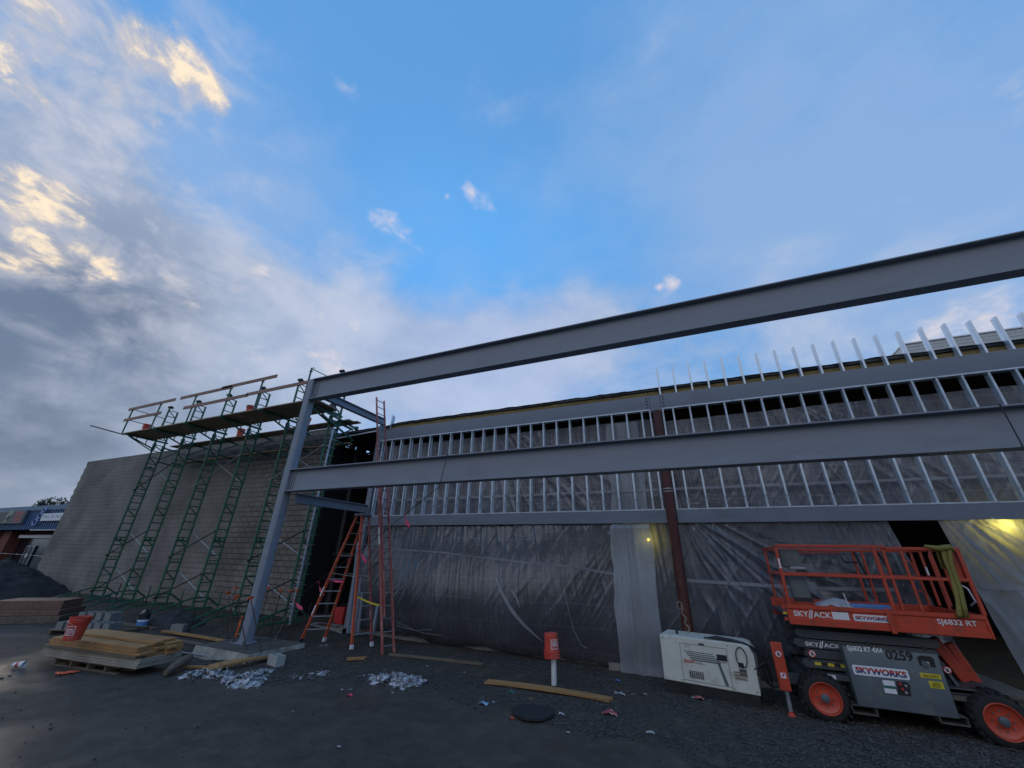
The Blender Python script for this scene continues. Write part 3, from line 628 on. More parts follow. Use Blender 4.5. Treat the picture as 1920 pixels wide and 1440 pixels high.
def sheet(name, x0, x1, z0, z1, y, mat, label, amp=.03, nu=80, nv=50, left=None, right=None, bot=None, belly=0.0, seed=0, yz=None, corr=0.0, fan=None):
    """hanging film; left/right give x(z) edges, bot gives z(x)"""
    def fn(a, b):
        z = z0+(z1-z0)*b; xl = left(z) if left else x0; xr = right(z) if right else x1
        x = xl+(xr-xl)*a
        if bot: zb = bot(x); z = zb+(z1-zb)*b
        rv = 1-abs(fbm(x*3.4+.35*z+seed, z*.28, seed, 4)*1.6); rd = 1-abs(fbm(x*1.9-1.3*z+seed, z*.22+x*.15, seed+3, 3)*1.6); hg = .45+.55*sstep(.2, 1.0, b)
        f = (rv**3)*amp*.8*hg + (max(0, rd)**8)*amp*.30 + fbm(x*.4, z*.5, seed+7, 2)*amp*1.0
        f += corr*math.sin(x*17+2.2*fbm(x*2,z*.4,seed))*(.6+.5*fbm(x,z*.5,2))
        if fan:                                  # tension folds fanning out from the pipe, down to the right
            dx, dz = x-fan[0], fan[1]-z; th = math.atan2(dx, dz+.5); rr = math.hypot(dx, dz)
            f += fan[2]*max(0, 1-abs(fbm(th*6+3, rr*.25, 7, 3)*2.2))**3*sstep(.05,.35,th)*sstep(1.25,.8,th)*sstep(.1,1.2,rr)
        f += belly*math.sin(math.pi*min(1, max(0, b))**.62)**1.15*(.4+.6*sstep(0,.3,a)*sstep(1,.7,a))
        return (x, (yz(z) if yz else y)-abs(f)*.6 - (f*.4 if belly else 0), z)
    def depth(x, z):
        xl = left(z) if left else x0; xr = right(z) if right else x1; zb = bot(x) if bot else z0
        return fn(min(1, max(0, (x-xl)/(xr-xl))), min(1, max(0, (z-zb)/(z1-zb))))[1]
    mb = MB(); mb.grid(nu, nv, fn)
    o = ob(name, mb, mat, sharp=180, fixn=False); tag(o, label, 'plastic sheet'); DEPTH[o.name] = depth; return o
SY = 11.31
sheet('plastic_sheet', -10.33, PX, 3.45, 6.10, SY, PL_UP, 'wrinkled dark plastic film stretched behind the studs, left of the red pipe', amp=.06, nu=460, nv=80, fan=(-6,6.6,.05), seed=1)
sheet('plastic_sheet', PX, FX1, 3.45, 5.98, SY, PL_UP, 'wrinkled dark plastic film stretched behind the studs, right of the red pipe', amp=.06, nu=460, nv=80, fan=(2,6.6,.05), seed=4)
g = at(1668,985,Y=11.1); g2 = at(1728,1070,Y=11.1)
gl = lambda z: g.x + (g2.x-g.x)*(g.z-z)/(g.z-g2.z)*.55
bl = sheet('plastic_sheet', -10.2, -1.62, .03, 3.24, 11.09, PL_DARK, 'large dark glossy plastic sheet bellying out under the long wall beam', amp=.045, nu=380, nv=90, belly=.46, seed=2, bot=lambda x: .02+.10*fbm(x*.8, 1, 2)+.12*sstep(-6,-9.5,x))
br_ = sheet('plastic_sheet', -1.35, 4.0, -.06, 3.24, 11.10, PL_BLUE, 'grey plastic sheet hanging behind the scissor lift and the generator', fan=(PX, 3.3, .075), amp=.045, nu=240, nv=90, belly=.14, seed=3, right=gl)
w0, w1 = at(1757,975,Y=11.06), at(1905,1240,Y=11.06)
wl_ = lambda z: w0.x + (w1.x-w0.x)*(w0.z-z)/(w0.z-w1.z)
fl = sheet('plastic_sheet', 4.6, FX1, -.05, 3.24, 11.06, sheet_mat('door_flap_plastic', (.34,.375,.43), .015, tl=.38, fold=.4), 'pale plastic door flap pulled aside right of the dark gap', amp=.05, nu=160, nv=90, seed=5, left=wl_, fan=(w0.x-.3, 3.6, .11))
ps = sheet('plastic_sheet', -1.86, -.92, -.04, 6.02, 11.0, PL_PALE, 'narrow pale strip of doubled plastic hanging from roof to ground beside the red pipe', amp=.03, nu=110, nv=120, seed=6, corr=.035, yz=lambda z: 11.165-.40*sstep(3.2,3.12,z)-.10*sstep(3.0,1.2,z)+.12*sstep(.9,0,z),
      left=lambda z: -1.90+.10*fbm(z*.6, 3, 1)+.03*(z/6), right=lambda z: -.86 - .05*abs(math.sin(z*1.3)) - .04*z/6)
# seam tapes and loose folds
def ribbon(parent, pts, w, mat, name='seam_tape', up=(0,0,1)):
    mb = MB(); pts = [Vector(p) for p in pts]; vs = []; 
    for i, p in enumerate(pts):
        d = (pts[min(i+1,len(pts)-1)]-pts[max(0,i-1)]).normalized(); s = d.cross(Vector((0,1,0))).normalized(); ww = (w[i] if isinstance(w,(list,tuple)) else w)/2
        vs += [p-s*ww, p+s*ww]
    mb.add(vs, [(2*i,2*i+1,2*i+3,2*i+2) for i in range(len(pts)-1)]); return ob(name, mb, mat, parent, fixn=False, sharp=180)
def px_line(pts, Y, n=14):
    W = []; out = []
    for u, v in pts:
        p = at(u, v, Y=Y if not hasattr(Y, 'name') else 10.9)
        if hasattr(Y, 'name'):
            for _ in range(5): p = at(u, v, Y=DEPTH[Y.name](p.x, p.z)-.02)
        W.append(p)
    for i in range(len(W)-1):
        for k in range(n):
            q = W[i].lerp(W[i+1], k/n)
            if hasattr(Y, 'name'): q.y = DEPTH[Y.name](q.x, q.z)-.015
            out.append(q)
    return out+[W[-1]]
def off(pts, amp=.004, s=0): return [(p.x, p.y+amp*fbm(p.x*2, p.z*2, s), p.z+amp*1.2*fbm(p.x*3, p.z*3, s+3)) for p in pts]
ribbon(bl, off(px_line([(742,1030),(830,1036),(960,1052),(1080,1064),(1165,1079)], bl)), .055, PL_TAPE)
ribbon(br_, off(px_line([(1288,1088),(1350,1092),(1450,1099),(1560,1104),(1680,1106)], br_)), .07, PL_TAPE)
ribbon(fl, off(px_line([(1838,1099),(1920,1104)], fl)), .10, PL_TAPE)
ribbon(bl, off(px_line([(928,1080),(940,1110),(960,1145),(985,1175),(1018,1203)], bl, 6)), [.012+.075*math.sin(i/24*3.14) for i in range(25)], PL_TAPE, 'loose_fold')
ribbon(bl, off(px_line([(952,1098),(968,1120),(975,1140)], bl, 6)), [.004+.045*math.sin(i/12*3.14) for i in range(13)], PL_TAPE, 'loose_fold')
ribbon(bl, off(px_line([(1058,1105),(1066,1145),(1075,1180),(1090,1210),(1102,1216)], bl, 6)), .018, PL_TAPE, 'loose_fold')
for a, b in (((742,1165),(830,1192)),((742,1172),(810,1180))):
    ribbon(bl, off(px_line([a, ((a[0]+b[0])/2, (a[1]+b[1])/2+6), b], bl, 6)), .014, PL_TAPE, 'loose_fold')
ribbon(ps, off(px_line([(1170,1000),(1178,1080),(1186,1170),(1192,1235)], ps, 8)), .035, PL_TAPE, 'loose_fold')
for (x0, x1, Y) in ((-10.3, PX-.12, 11.145), (PX+.12, FX1, 11.145)):
    tt = MB().grid(90, 1, lambda a, b: (x0+(x1-x0)*a, Y-.022+.008*fbm(a*20,1,1), 4.02+.055*b+.02*fbm(a*6,2,2)))
    o = ob('seam_tape', tt, PL_TAPE, [c for c in COL.objects if c.name.startswith('plastic_sheet')][0 if x0 < -5 else 1], fixn=False, sharp=180)
# work lamps glowing through the film
def lamp(x, y, z, watt, r, label, col=(1.0,.84,.16)):
    t_ = thing('work_lamp', (x, y, z), label, 'work lamp')
    ob('bulb', MB().lathe((x,y,z), [(.01,-r),(r*.7,-r*.7),(r,0),(r*.7,r*.7),(.01,r)], n=14), emis('lamp_bulb', (1.0,.78,.16), 5.0), t_)
    ob('cage', MB().lathe((x,y,z+r), [(r*.9,0),(r*.5,.06),(.02,.10)], n=12), BLACKM, t_)
    d = bpy.data.lights.new('lamp_light', 'POINT'); d.energy = watt; d.color = col; d.shadow_soft_size = r; lo = bpy.data.objects.new('lamp_light', d); COL.objects.link(lo); lo.parent = t_; lo.location = (0,-r*2.2,0)
a = at(1216,1012,Y=11.35); lamp(a.x, 11.38, a.z, 6, .05, 'yellow work lamp shining through plastic beside the red iron pipe')
a = at(1858,986,Y=11.45); lamp(a.x, 11.36, a.z, 6, .08, 'bright yellow work lamp behind the plastic flap above the scissor lift')

cb = MB(); cb.grid(40, 6, lambda a, b: (-13.0+2.75*a, 10.62+.02*fbm(a*9,b*2,3)+(0 if b < .5 else (b-.5)*1.1), -.12+.30*min(1, b*2)+.008*fbm(a*8, b*3, 2)))
tag(ob('concrete_kerb', cb, CONC), 'low broken concrete kerb across the dark doorway sill', 'kerb')
cb = MB(); cb.grid(60, 6, lambda a, b: (-2.2+3.6*a, 10.90+.02*fbm(a*9,b*2,3)+(0 if b < .5 else (b-.5)*.5), -.12+.22*min(1, b*2)+.008*fbm(a*8, b*3, 2)))
tag(ob('concrete_kerb', cb, CONC), 'low concrete kerb at the foot of the pale plastic strip', 'kerb')
# ---------------------------------------------------------------- green tower scaffold
TY1, TY2 = 9.70, 10.10                       # front and rear legs of the ladder-like towers
TX = [-23.4+2.33*i for i in range(6)]
DZ0 = 7.17                                    # underside of the planked deck
DYF = 8.50
ORD = ['leftmost', 'second from the left', 'third from the left', 'fourth from the left', 'fifth, just left of the steel post', 'rightmost, beside the dark doorway']
def tower(x, i):
    zb = gz(x, 9.8)+.16; zt = 8.86
    t = thing('scaffold_tower', (x, 9.9, gz(x, 9.8)), 'green ladder-like scaffold tower, %s of the six' % ORD[i].replace(', just', ' and just').replace(', beside', ' and beside'), 'scaffold', 'green scaffold towers along the block wall')
    for y in (TY1, TY2): ob('leg', MB().ring_path([(x,y,zb),(x,y,zt-(0 if y==TY1 else .12))], .042, 8), SCAF, t)
    z = zb+.25; k = 0
    while z < zt-.1:
        rg = MB().tube((x,TY1,z),(x,TY2,z),.021,6)
        if k % 9 == 4:
            rg.tube((x,TY1,z+.12),(x,TY2,z+.12),.016,6); rg.tube((x,TY1+.14,z),(x,TY1+.14,z+.12),.014,6); rg.tube((x,TY1+.28,z),(x,TY1+.28,z+.12),.014,6)
        ob('rung', rg, SCAF, t)
        if k % 4 == 2: ob('diagonal', MB().tube((x,TY1+.02,z+.27),(x,TY2-.02,z),.021,6), SCAF, t)
        z += .30; k += 1
    for z in (2.55, 5.75):                     # joint plates
        jp = MB(); jp.lathe((x-.012, (TY1+TY2)/2, z+.1), [(.055,0),(.055,.024)], axis=(1,0,0), n=14); jp.bar((x,TY1,z+.06),(x,TY2,z+.06),.03,.06); ob('joint_plate', jp, SCAF, t)
    # base frame: sled across the tower with sloped ends, screw jacks at both feet
    bf = MB(); g0 = gz(x, 8.7); g1 = gz(x, 10.6)
    bf.bar((x-.05,9.05,zb+.02),(x-.05,10.35,zb+.02),.05,.06); bf.bar((x+.05,9.05,zb+.02),(x+.05,10.35,zb+.02),.05,.06)
    bf.bar((x,8.45,g0+.34),(x,9.60,zb+.36),.05,.05); bf.bar((x,10.12,zb+.36),(x,10.60,zb+.05),.05,.05); bf.bar((x,9.60,zb+.36),(x,10.12,zb+.36),.05,.05)
    bf.bar((x,8.45,g0+.10),(x,9.05,zb+.02),.05,.05)
    for y in (8.75, 9.0, 9.3): bf.bar((x,y,zb+.05),(x,y,zb+.36-(9.6-y)*.2),.04,.04, up=(0,1,0))
    ob('base_frame', bf, SCAF, t)
    for y, g in ((8.45, g0), (10.58, g1)):
        jk = MB(); jk.tube((x,y,g+.02),(x,y,g+.62),.020,8); jk.lathe((x,y,g),[(.09,0),(.09,.02)],n=12); ob('screw_jack', jk, SCAF if i in (2,3) else BLACKM, t)
    # carriage with the deck arms
    ca = MB()
    ca.bar((x,DYF-.06,DZ0-.05),(x,10.2,DZ0-.05),.05,.08)
    ca.bar((x,DYF+.15,DZ0-.09),(x,TY1,6.72),.04,.05)
    for y in (8.95, 9.35): ca.bar((x,y,DZ0-.08),(x,y,DZ0-.08-(y-8.65)*.36),.03,.03, up=(0,1,0))
    ca.box(x-.045, x+.045, TY1-.05, TY1+.06, 6.66, 7.0); ca.box(x-.045, x+.045, TY2-.06, TY2+.05, 6.7, 6.95); ca.bar((x,TY1,6.9),(x,TY2,6.7),.03,.04)
    ob('deck_bracket', ca, SCAF, t, smooth=False)
    rb = MB()
    rb.bar((x,TY2,6.86),(x,10.84,6.80),.05,.07); rb.bar((x,TY2,6.30),(x,10.78,6.80),.04,.045); rb.bar((x,TY2,6.18),(x,10.86,6.10),.045,.06); rb.bar((x,10.86,6.07),(x,10.86,6.42),.035,.035, up=(0,1,0)); rb.bar((x,10.62,6.42),(x,10.86,6.42),.035,.035)
    ob('wall_bracket', rb, SCAF, t, smooth=False)
    wn_ = MB(); wn_.box(x-.07,x+.07,TY1-.07,TY1+.14,zt-.02,zt+.06); wn_.lathe((x-.10,TY1+.03,zt+.05),[(.04,0),(.05,.03),(.05,.17),(.04,.20)],axis=(1,0,0),n=12)
    ob('winch', wn_, BLACKM, t, bevel=.01)
    cr = MB(); cr.tube((x+.08,TY1-.12,7.36),(x+.3,TY1-.2,7.62),.018,6); cr.tube((x+.3,TY1-.2,7.62),(x+.52,TY1-.16,7.34),.016,6); cr.box(x+.02,x+.2,TY1-.2,TY1-.04,7.24,7.42); ob('crank', cr, BLACKM, t)
for i, x in enumerate(TX): tower(x, i)
# the bright aluminium ladder rail clipped to the last tower
lt_ = MB(); lx = TX[5]
al = thing('access_ladder', (lx+.1, 9.95, .3), 'slim aluminium ladder lashed inside the rightmost scaffold tower', 'ladder')
for y in (TY1+.17, ): ob('rail', MB().bar((lx+.06,y,gz(lx,9.8)+.1),(lx+.06,y,6.55),.035,.06), GALV, al, bevel=.004)
for k in range(20): z = .75+.30*k; ob('rung', MB().tube((lx+.06,TY1+.0,z),(lx+.06,TY2+.06,z),.014,6), ALU, al)
# cross braces
def brace(xa, za, xb, zb, y, mat, lab):
    mb = MB().tube((xa,y,za),(xb,y,zb),.022,6); mb.lathe((xa,y-.03,za),[(.03,0),(.03,.05)],axis=(0,1,0),n=8); mb.lathe((xb,y-.03,zb),[(.03,0),(.03,.05)],axis=(0,1,0),n=8)
    tag(ob('cross_brace', mb, mat), lab, 'brace', 'cross braces between scaffold towers')
PAIRS = [(0,1,'two leftmost'),(2,3,'two middle'),(4,5,'two rightmost')]
for a, b, nm in PAIRS:
    for lev, (z0, z1) in (('at ground level', (.62,1.50)), ('at head height', (2.0,2.95)), ('under the deck', (4.75,5.85))):
        up_m = SCAFG if lev == 'under the deck' and a else BLACKM
        brace(TX[a], z0, TX[b], z1, TY1-.05, up_m, 'rising scaffold brace %s between the %s green towers' % (lev, nm))
        brace(TX[a], z1, TX[b], z0, TY2+.05, SCAFG, 'falling scaffold brace %s between the %s green towers' % (lev, nm))
# deck planks: five wide, laid in three overlapping lengths
PLK = 'rough brown planks of the scaffold deck'
for r in range(5):
    y0 = DYF+.02+r*.237
    cuts = [(-23.72,-19.9+.3*(r%2)),(-19.85+.3*(r%2),-15.8+.25*((r+1)%2)),(-15.75+.25*((r+1)%2),-11.45+.1*random.random())]
    for q, (xa, xb) in enumerate(cuts):
        dz = .004*random.random(); mb = MB().box(xa, xb, y0, y0+.228, DZ0+dz, DZ0+.045+dz)
        tag(ob('scaffold_plank', mb, PLANKW, bevel=.004), 'rough brown plank of the high scaffold deck, %s length, row %s' % (('left','middle','right')[q], ('on the open edge','second in','in the middle','second from towers','against the towers')[r]), 'plank', PLK)
for q, (xa, xb, y0, z, lab) in enumerate([(-23.0,-18.2,10.16,6.905,'left'),(-18.15,-14.2,10.16,6.905,'middle'),(-14.9,-11.35,10.18,6.95,'right'),(-23.0,-18.0,10.42,6.905,'left'),(-18.3,-14.0,10.42,6.91,'middle'),(-14.3,-11.2,10.44,6.95,'right')]):
    tag(ob('scaffold_plank', MB().box(xa,xb,y0,y0+.24,z,z+.045), PLANKW, bevel=.004), 'dark plank of the mason walkway between towers and wall, %s length, %s row' % (lab, 'inner' if q < 3 else 'wall side'), 'plank', 'planks of the mason walkway')
for q, (xa, xb) in enumerate([(-22.4,-17.6),(-17.7,-13.6),(-13.65,-11.5)]):
    tag(ob('scaffold_plank', MB().box(xa,xb,10.50,10.74,6.14+.03*(q%2),6.185+.03*(q%2)), PLANKW, bevel=.004), 'dark plank on the lowest wall brackets, %s length' % ('left','middle','right')[q], 'plank', 'planks on the lowest brackets')
# guard rails: posts with loops, wooden boards
GP = [-23.65,-21.28,-18.65,-16.32,-14.40,-11.80]
for i, x in enumerate(GP):
    t = thing('guard_post', (x, DYF-.03, DZ0), 'green guard rail post on the deck edge, %s' % ('leftmost of six','second from the left','third from the left','fourth from the left','fifth from the left','rightmost, beside the steel post top')[i], 'guard post', 'guard posts on the scaffold deck')
    ob('post', MB().tube((x,DYF-.05,DZ0-.02),(x,DYF-.05,DZ0+1.27),.032,8), SCAF, t)
    for z in (DZ0+.70, DZ0+1.22):
        lp = MB(); c = Vector((x+.09, DYF-.05, z)); lp.ring_path([c+Vector((.06*math.cos(a*math.pi/4), 0, .06*math.sin(a*math.pi/4))) for a in range(9)], .009, 6, cap=False); lp.box(x-.04,x+.05,DYF-.09,DYF-.0,z-.09,z-.075); ob('board_clip', lp, SCAF, t)
RL = [(-23.95,-20.15,1.20,'left end, upper'),(-23.95,-20.9,.66,'left end, lower'),(-19.75,-16.2,1.20,'middle, upper left'),(-16.9,-13.6,1.245,'middle, upper right'),(-19.2,-15.0,.66,'middle, lower left'),(-15.1,-11.2,.69,'right end, lower')]
for x0, x1, dz, lab in RL:
    tag(ob('guard_board', MB().box(x0,x1,DYF-.098,DYF-.06,DZ0+dz-.065,DZ0+dz+.065), RAILW, bevel=.004), 'wooden guard rail board on the scaffold, %s' % lab, 'guard rail', 'wooden guard rail boards')
def pipe(pts, r, mat, name, lab, cat, group=None):
    tag(ob(name, MB().ring_path(pts, r, 8), mat), lab, cat, group)
pipe([(-23.65,DYF-.05,DZ0+1.2),(-23.62,9.75,DZ0+1.15),(-23.62,9.75,DZ0+.7)], .018, SCAF, 'end_rail', 'upper green rail closing the left end of the scaffold deck', 'guard rail')
pipe([(-23.65,DYF-.05,DZ0+.66),(-23.62,9.75,DZ0+.62),(-23.62,9.75,DZ0+.1)], .018, SCAF, 'end_rail', 'lower green rail closing the left end of the scaffold deck', 'guard rail')
pipe([(-11.80,DYF-.05,DZ0+1.25),(-11.72,9.75,DZ0+1.22)], .016, SCAF, 'end_rail', 'green rail closing the right end of the scaffold deck', 'guard rail')
e0, e1 = at(170,798,Y=8.2), at(232,815,Y=8.45)
pipe([tuple(e0), tuple(e1)], .028, BLACKM, 'loose_pole', 'dark pole jutting out beyond the left end of the scaffold deck', 'pole')
ra = thing('deck_arm', (-11.55, 9.9, 6.7), 'green bracket arm reaching past the rightmost tower towards the wall', 'bracket')
am = MB(); am.bar((-11.7,DYF+.2,DZ0-.02),(-11.68,10.95,6.86),.05,.07); am.bar((-11.66,9.2,6.9),(-11.66,10.9,6.35),.05,.06); am.box(-11.74,-11.62,10.88,11.0,6.82,6.95); ob('arm', am, SCAF, ra)
# a closed slope brace at the left end
pipe([(-23.4,8.62,DZ0-.10),(-23.4,9.66,6.62)], .025, SCAF, 'slope_brace', 'slanting green brace under the left end of the deck', 'brace')

# ---------------------------------------------------------------- buckets
def bucket(loc, label, h=.37, r0=.125, r1=.15, tilt=None, inverted=False, group='orange site buckets', logo=True, yaw=0.0, handle=True, mat=None):
    loc = Vector(loc); t = thing('bucket', loc, label, 'bucket', group)
    mb = MB(); pf = [(r0,0),(r0+.003,.01)] + [(r0+(r1-r0)*k/6, h*k/6) for k in range(1,5)]
    pf += [(r1-.004,h*.74),(r1+.010,h*.745),(r1+.010,h*.77),(r1-.002,h*.775),(r1-.001,h*.84),(r1+.011,h*.845),(r1+.011,h*.87),(r1,h*.875),(r1+.001,h*.97),(r1+.012,h*.975),(r1+.012,h),(r1-.004,h),(r0-.004,.02),(.001,.018)]
    mb.lathe((0,0,0), pf, n=32, caps=False); mb.add([(r0*math.cos(a*math.pi/16), r0*math.sin(a*math.pi/16), 0) for a in range(32)], [tuple(range(32))[::-1]])
    M = Matrix.Identity(4)
    if inverted: M = Matrix.Translation((0,0,h)) @ Matrix.Rotation(math.pi, 4, 'X')
    if tilt: M = Matrix.Rotation(tilt[0], 4, tilt[1]) @ M
    M = Matrix.Translation(loc) @ M
    body = ob('body', mb.xf(M), mat or REDPL, t, sharp=50)
    if handle:
        hb = MB(); hb.ring_path([(0,-(r1+.014),h*.86)]+[(.6*(r1+.05)*math.sin(a), -(r1+.02)*math.cos(a), h*.86-.10*math.sin(a)) for a in [k*math.pi/12 for k in range(1,12)]]+[(0,(r1+.014),h*.86)], .004, 6); ob('handle', hb.xf(M), ALU, t)
    if logo:
        def wrapper(u0, v0, ang, sc):
            ca, sa = math.cos(ang), math.sin(ang)
            def f(a, b):
                x, y = (a-sc*.5), (b-sc*.5); xr, yr = x*ca-y*sa, x*sa+y*ca
                z = h*.43+yr; rr = r0+(r1-r0)*z/h+.0025; th = yaw + xr/rr
                if inverted: z = h*.43+yr
                return M @ Vector((rr*math.cos(th), rr*math.sin(th), z))
            return f
        S = .165
        # stencil-style white square with three slanting lines of words
        fr = MB(); wf = wrapper(0,0,0,S); n = 8; th_ = .010
        def strip(xa, xb, ya, yb):
            fr.grid(n, n, lambda a, b: tuple(wf(xa+(xb-xa)*a, ya+(yb-ya)*b)))
        strip(0,S,0,th_); strip(0,S,S-th_,S); strip(0,th_,th_,S-th_); strip(S-th_,S,th_,S-th_)
        ob('logo_frame', fr, DECALW, t, fixn=False)
        for w_, yb, hh_, ww, xo in (('THE', .112, .030, .06, .02), ('HOME', .070, .044, .118, .02), ('DEPOT', .022, .044, .125, .02)):
            wf2 = wrapper(0,0,R(22),S)
            text(w_, (0,0,0), (1,0,0), (0,1,0), hh_, DECALW, t, w=ww, bold=.02, wrap=lambda a, b, yb=yb, xo=xo: wf2(a+xo, b+yb))
    return t
bucket((at(270,805,Y=8.75).x, 8.8, DZ0+.05), 'orange bucket on the scaffold deck behind the left guard rails', logo=False, tilt=(R(4),'Y'))
bucket((at(468,772,Y=8.9).x, 8.9, DZ0+.05), 'orange bucket on the scaffold deck near its middle, rim above the planks', logo=False)
bucket((at(450,815,Y=10.3).x, 10.3, 6.955), 'orange bucket on the mason walkway seen below the deck', logo=False)
bucket((at(575,790,Y=10.3).x, 10.3, 7.0), 'orange bucket on the mason walkway just behind the steel post', logo=False)
mbg = MB(); bx = at(430,775,Y=8.8).x
mbg.grid(14, 10, lambda a, b: (bx-.3+.6*a, 8.75+.35*b, DZ0+.05+.15*math.sin(a*math.pi)**.6*math.sin(b*math.pi)**.6+.01*fbm(a*5,b*5,1)))
tag(ob('mortar_bag', mbg, BLOCKM), 'slumped grey mortar bag lying on the scaffold deck', 'bag')
# ---------------------------------------------------------------- ladders
def gp(u, v, dz=0.0):
    """ground point under a pixel"""
    p = at(u, v, Z=0.0)
    for _ in range(4): p = at(u, v, Z=gz(p.x, p.y)+dz)
    return p
def railed(name, lab, cat, L0, L1, R0, R1, n, mat, w=.03, d=.075, rung_mat=None, rung='tube'):
    t = thing(name, (L0+R0)/2, lab, cat)
    out = (R0-L0).normalized()
    for a, b in ((L0,L1),(R0,R1)):
        ob('rail', MB().bar(a, b, w, d, up=tuple(out.cross(b-a).normalized())), mat, t, bevel=.004)
    for k in range(n):
        f = (k+.6)/n; ob('rung', MB().tube(L0.lerp(L1, f), R0.lerp(R1, f), .017, 8), rung_mat or ALU, t)
    return t
b0, b1 = gp(717,1228), gp(739,1225)
t0, t1 = at(706,745,Y=10.15), at(720,752,Y=10.56)
el = railed('extension_ladder', 'tall faded red extension ladder leaning up to the roof beside the doorway', 'ladder', b0, t0, b1, t1, 27, LADRED)
d_ = (t1-t0).normalized()*.05; off_ = Vector((.07,-.02,.0))
for a, b, s in ((b0,t0,1),(b1,t1,-1)): ob('fly_rail', MB().bar(a.lerp(b,.10)+d_*s+off_, a.lerp(b,.62)+d_*s+off_, .028, .07), LADRED, el, bevel=.004)
ap = at(680,968,Y=9.62)
f1, f2, f3, f4 = gp(563,1205), gp(607,1203), gp(659,1218), gp(697,1212)
st = thing('step_ladder', (f1+f2+f3+f4)/4, 'open orange A-frame step ladder standing at the dark doorway', 'ladder')
dfr, dbk = Vector((0,-.13,0)), Vector((0,.16,0)); sd = Vector((.10,0,0))
tops = [ap-sd+dfr, ap-sd+dbk, ap+sd+dfr, ap+sd+dbk]
for a, b, k in ((f1,tops[0],0),(f2,tops[1],1),(f3,tops[2],2),(f4,tops[3],3)):
    ob('rail', MB().bar(a+(b-a)*.02, b, .035, .085, up=(0,1,0)), LADDER if k < 3 else LADRED, st, bevel=.004)
    ob('foot', MB().bar(a, a+(b-a)*.03, .05, .10, up=(0,1,0)), DECALW if k else BLACKM, st, bevel=.004)
for a, b, c, d in ((f1,tops[0],f2,tops[1]),(f3,tops[2],f4,tops[3])):
    for k in range(10): q = (k+1)/10.6; ob('step', MB().bar(a.lerp(b,q), c.lerp(d,q), .085, .025), ALU, st)
ob('top_cap', MB().obox(ap+Vector((0,.015,.03)), (.34,.42,.07)), pm('grey_plastic_cap',(.16,.17,.18),rough=.5), st, bevel=.015)
ob('spreader', MB().bar(f1.lerp(tops[0],.52), f3.lerp(tops[2],.50), .03, .012), ALU, st); ob('spreader', MB().bar(f2.lerp(tops[1],.52), f4.lerp(tops[3],.50), .03, .012), ALU, st)
# label patches on the rails
for f_, a, b in ((.34,f1,tops[0]),(.20,f1,tops[0])):
    p = a.lerp(b,f_); d = (b-a).normalized(); ob('sticker', MB().bar(p+Vector((0,-.045,0)), p+d*.24+Vector((0,-.045,0)), .036, .003, up=(0,1,0)), DECALW, st)
p = b0.lerp(t0,.33); d = (t0-b0).normalized(); ob('sticker', MB().bar(p+Vector((.0,-.017,0)), p+d*.5+Vector((.0,-.017,0)), .05, .004, up=(0,1,0)), DECALW, el)
# steel studs leaning in the doorway
for k, (u0, u1, lab) in enumerate(((652,672,'first'),(658,678,'second'),(664,684,'third'),(671,689,'last'))):
    a, b = at(u0,1188,Y=10.55+.06*k), at(u1,1016+6*k,Y=11.0+.06*k)
    tag(ob('leaning_stud', MB().bar(a, b, .07, .07, up=(0,1,0)), STEEL, bevel=.004), 'grey steel channel leaning in the doorway, %s of four from the left' % lab, 'steel channel', 'steel channels leaning in the doorway')
a, b = at(698,1192,Y=10.5), at(709,1132,Y=10.6); tag(ob('leaning_stud', MB().bar(a, b, .08, .06, up=(0,1,0)), STEEL), 'short grey channel propped between the two ladders', 'steel channel')
tb = at(637,1176,Y=11.6); t = thing('tool_box', (tb.x, 11.6, .12), 'red tool box on the floor inside the doorway', 'tool box')
ob('body', MB().box(tb.x-.20,tb.x+.20,11.45,11.75,.125,.62), DECALR, t, bevel=.02); ob('handle', MB().ring_path([(tb.x-.12,11.6,.62),(tb.x-.12,11.6,.70),(tb.x+.12,11.6,.70),(tb.x+.12,11.6,.62)], .015, 6), BLACKM, t)
for k, (u, v, w) in enumerate(((620,1192,.5),(690,1196,.4),(600,1190,.6))):
    p = at(u,v,Y=10.75); mb = MB(); mb.grid(10,5, lambda a,b: (p.x-w/2+w*a, 10.70+.16*b, .17+.05*abs(fbm(a*4,b*3,k+2))+.02*k))
    tag(ob('red_tarp', mb, pm('dark_red_cloth',(.16,.02,.025),rough=.7,var=.4), fixn=False), 'scrap of dark red cloth on the doorway kerb, %s' % ('below the left ladder legs','between the ladder feet','at the kerb left end')[k], 'cloth')
# ---------------------------------------------------------------- guy rope with pink ribbons
rA, rB = at(824,912,Y=YF-.17), at(566,1112,Y=10.05)
rope = [rA.lerp(rB, k/20)+Vector((0,0,-.06*math.sin(math.pi*k/20))) for k in range(21)]
rt_ = at(838,858,Y=YF-.15); 
pipe([(rt_.x,YF+.14,LT+.012),(rt_.x,YF-.145,LT+.012),(rt_.x+.0,YF-.15,LT-.04),(rA.x,YF-.15,LB-.01)]+rope, .009, BLACKM, 'guy_rope', 'thin dark rope slung over the mid beam down to the scaffold', 'rope')
rC, rD = at(1880,766,Y=YF-.15), at(1922,845,Y=YF-.15)
pipe([(rC.x,YF+.14,LT+.01),(rC.x,YF-.145,LT+.012),(rD.x,YF-.15,LB-.01),(rD.x+.5,YF+.1,LB-.5)], .009, BLACKM, 'guy_rope', 'thin dark rope hanging over the mid beam at the far right', 'rope')
q0, q1 = at(531,1169,Y=9.4), gp(501,1226)
pipe([tuple(at(545,1140,Y=9.65)),tuple(q0),tuple(q1)], .007, SCAFG, 'guy_rope', 'pale rope running from the rightmost tower down to the footing', 'rope')
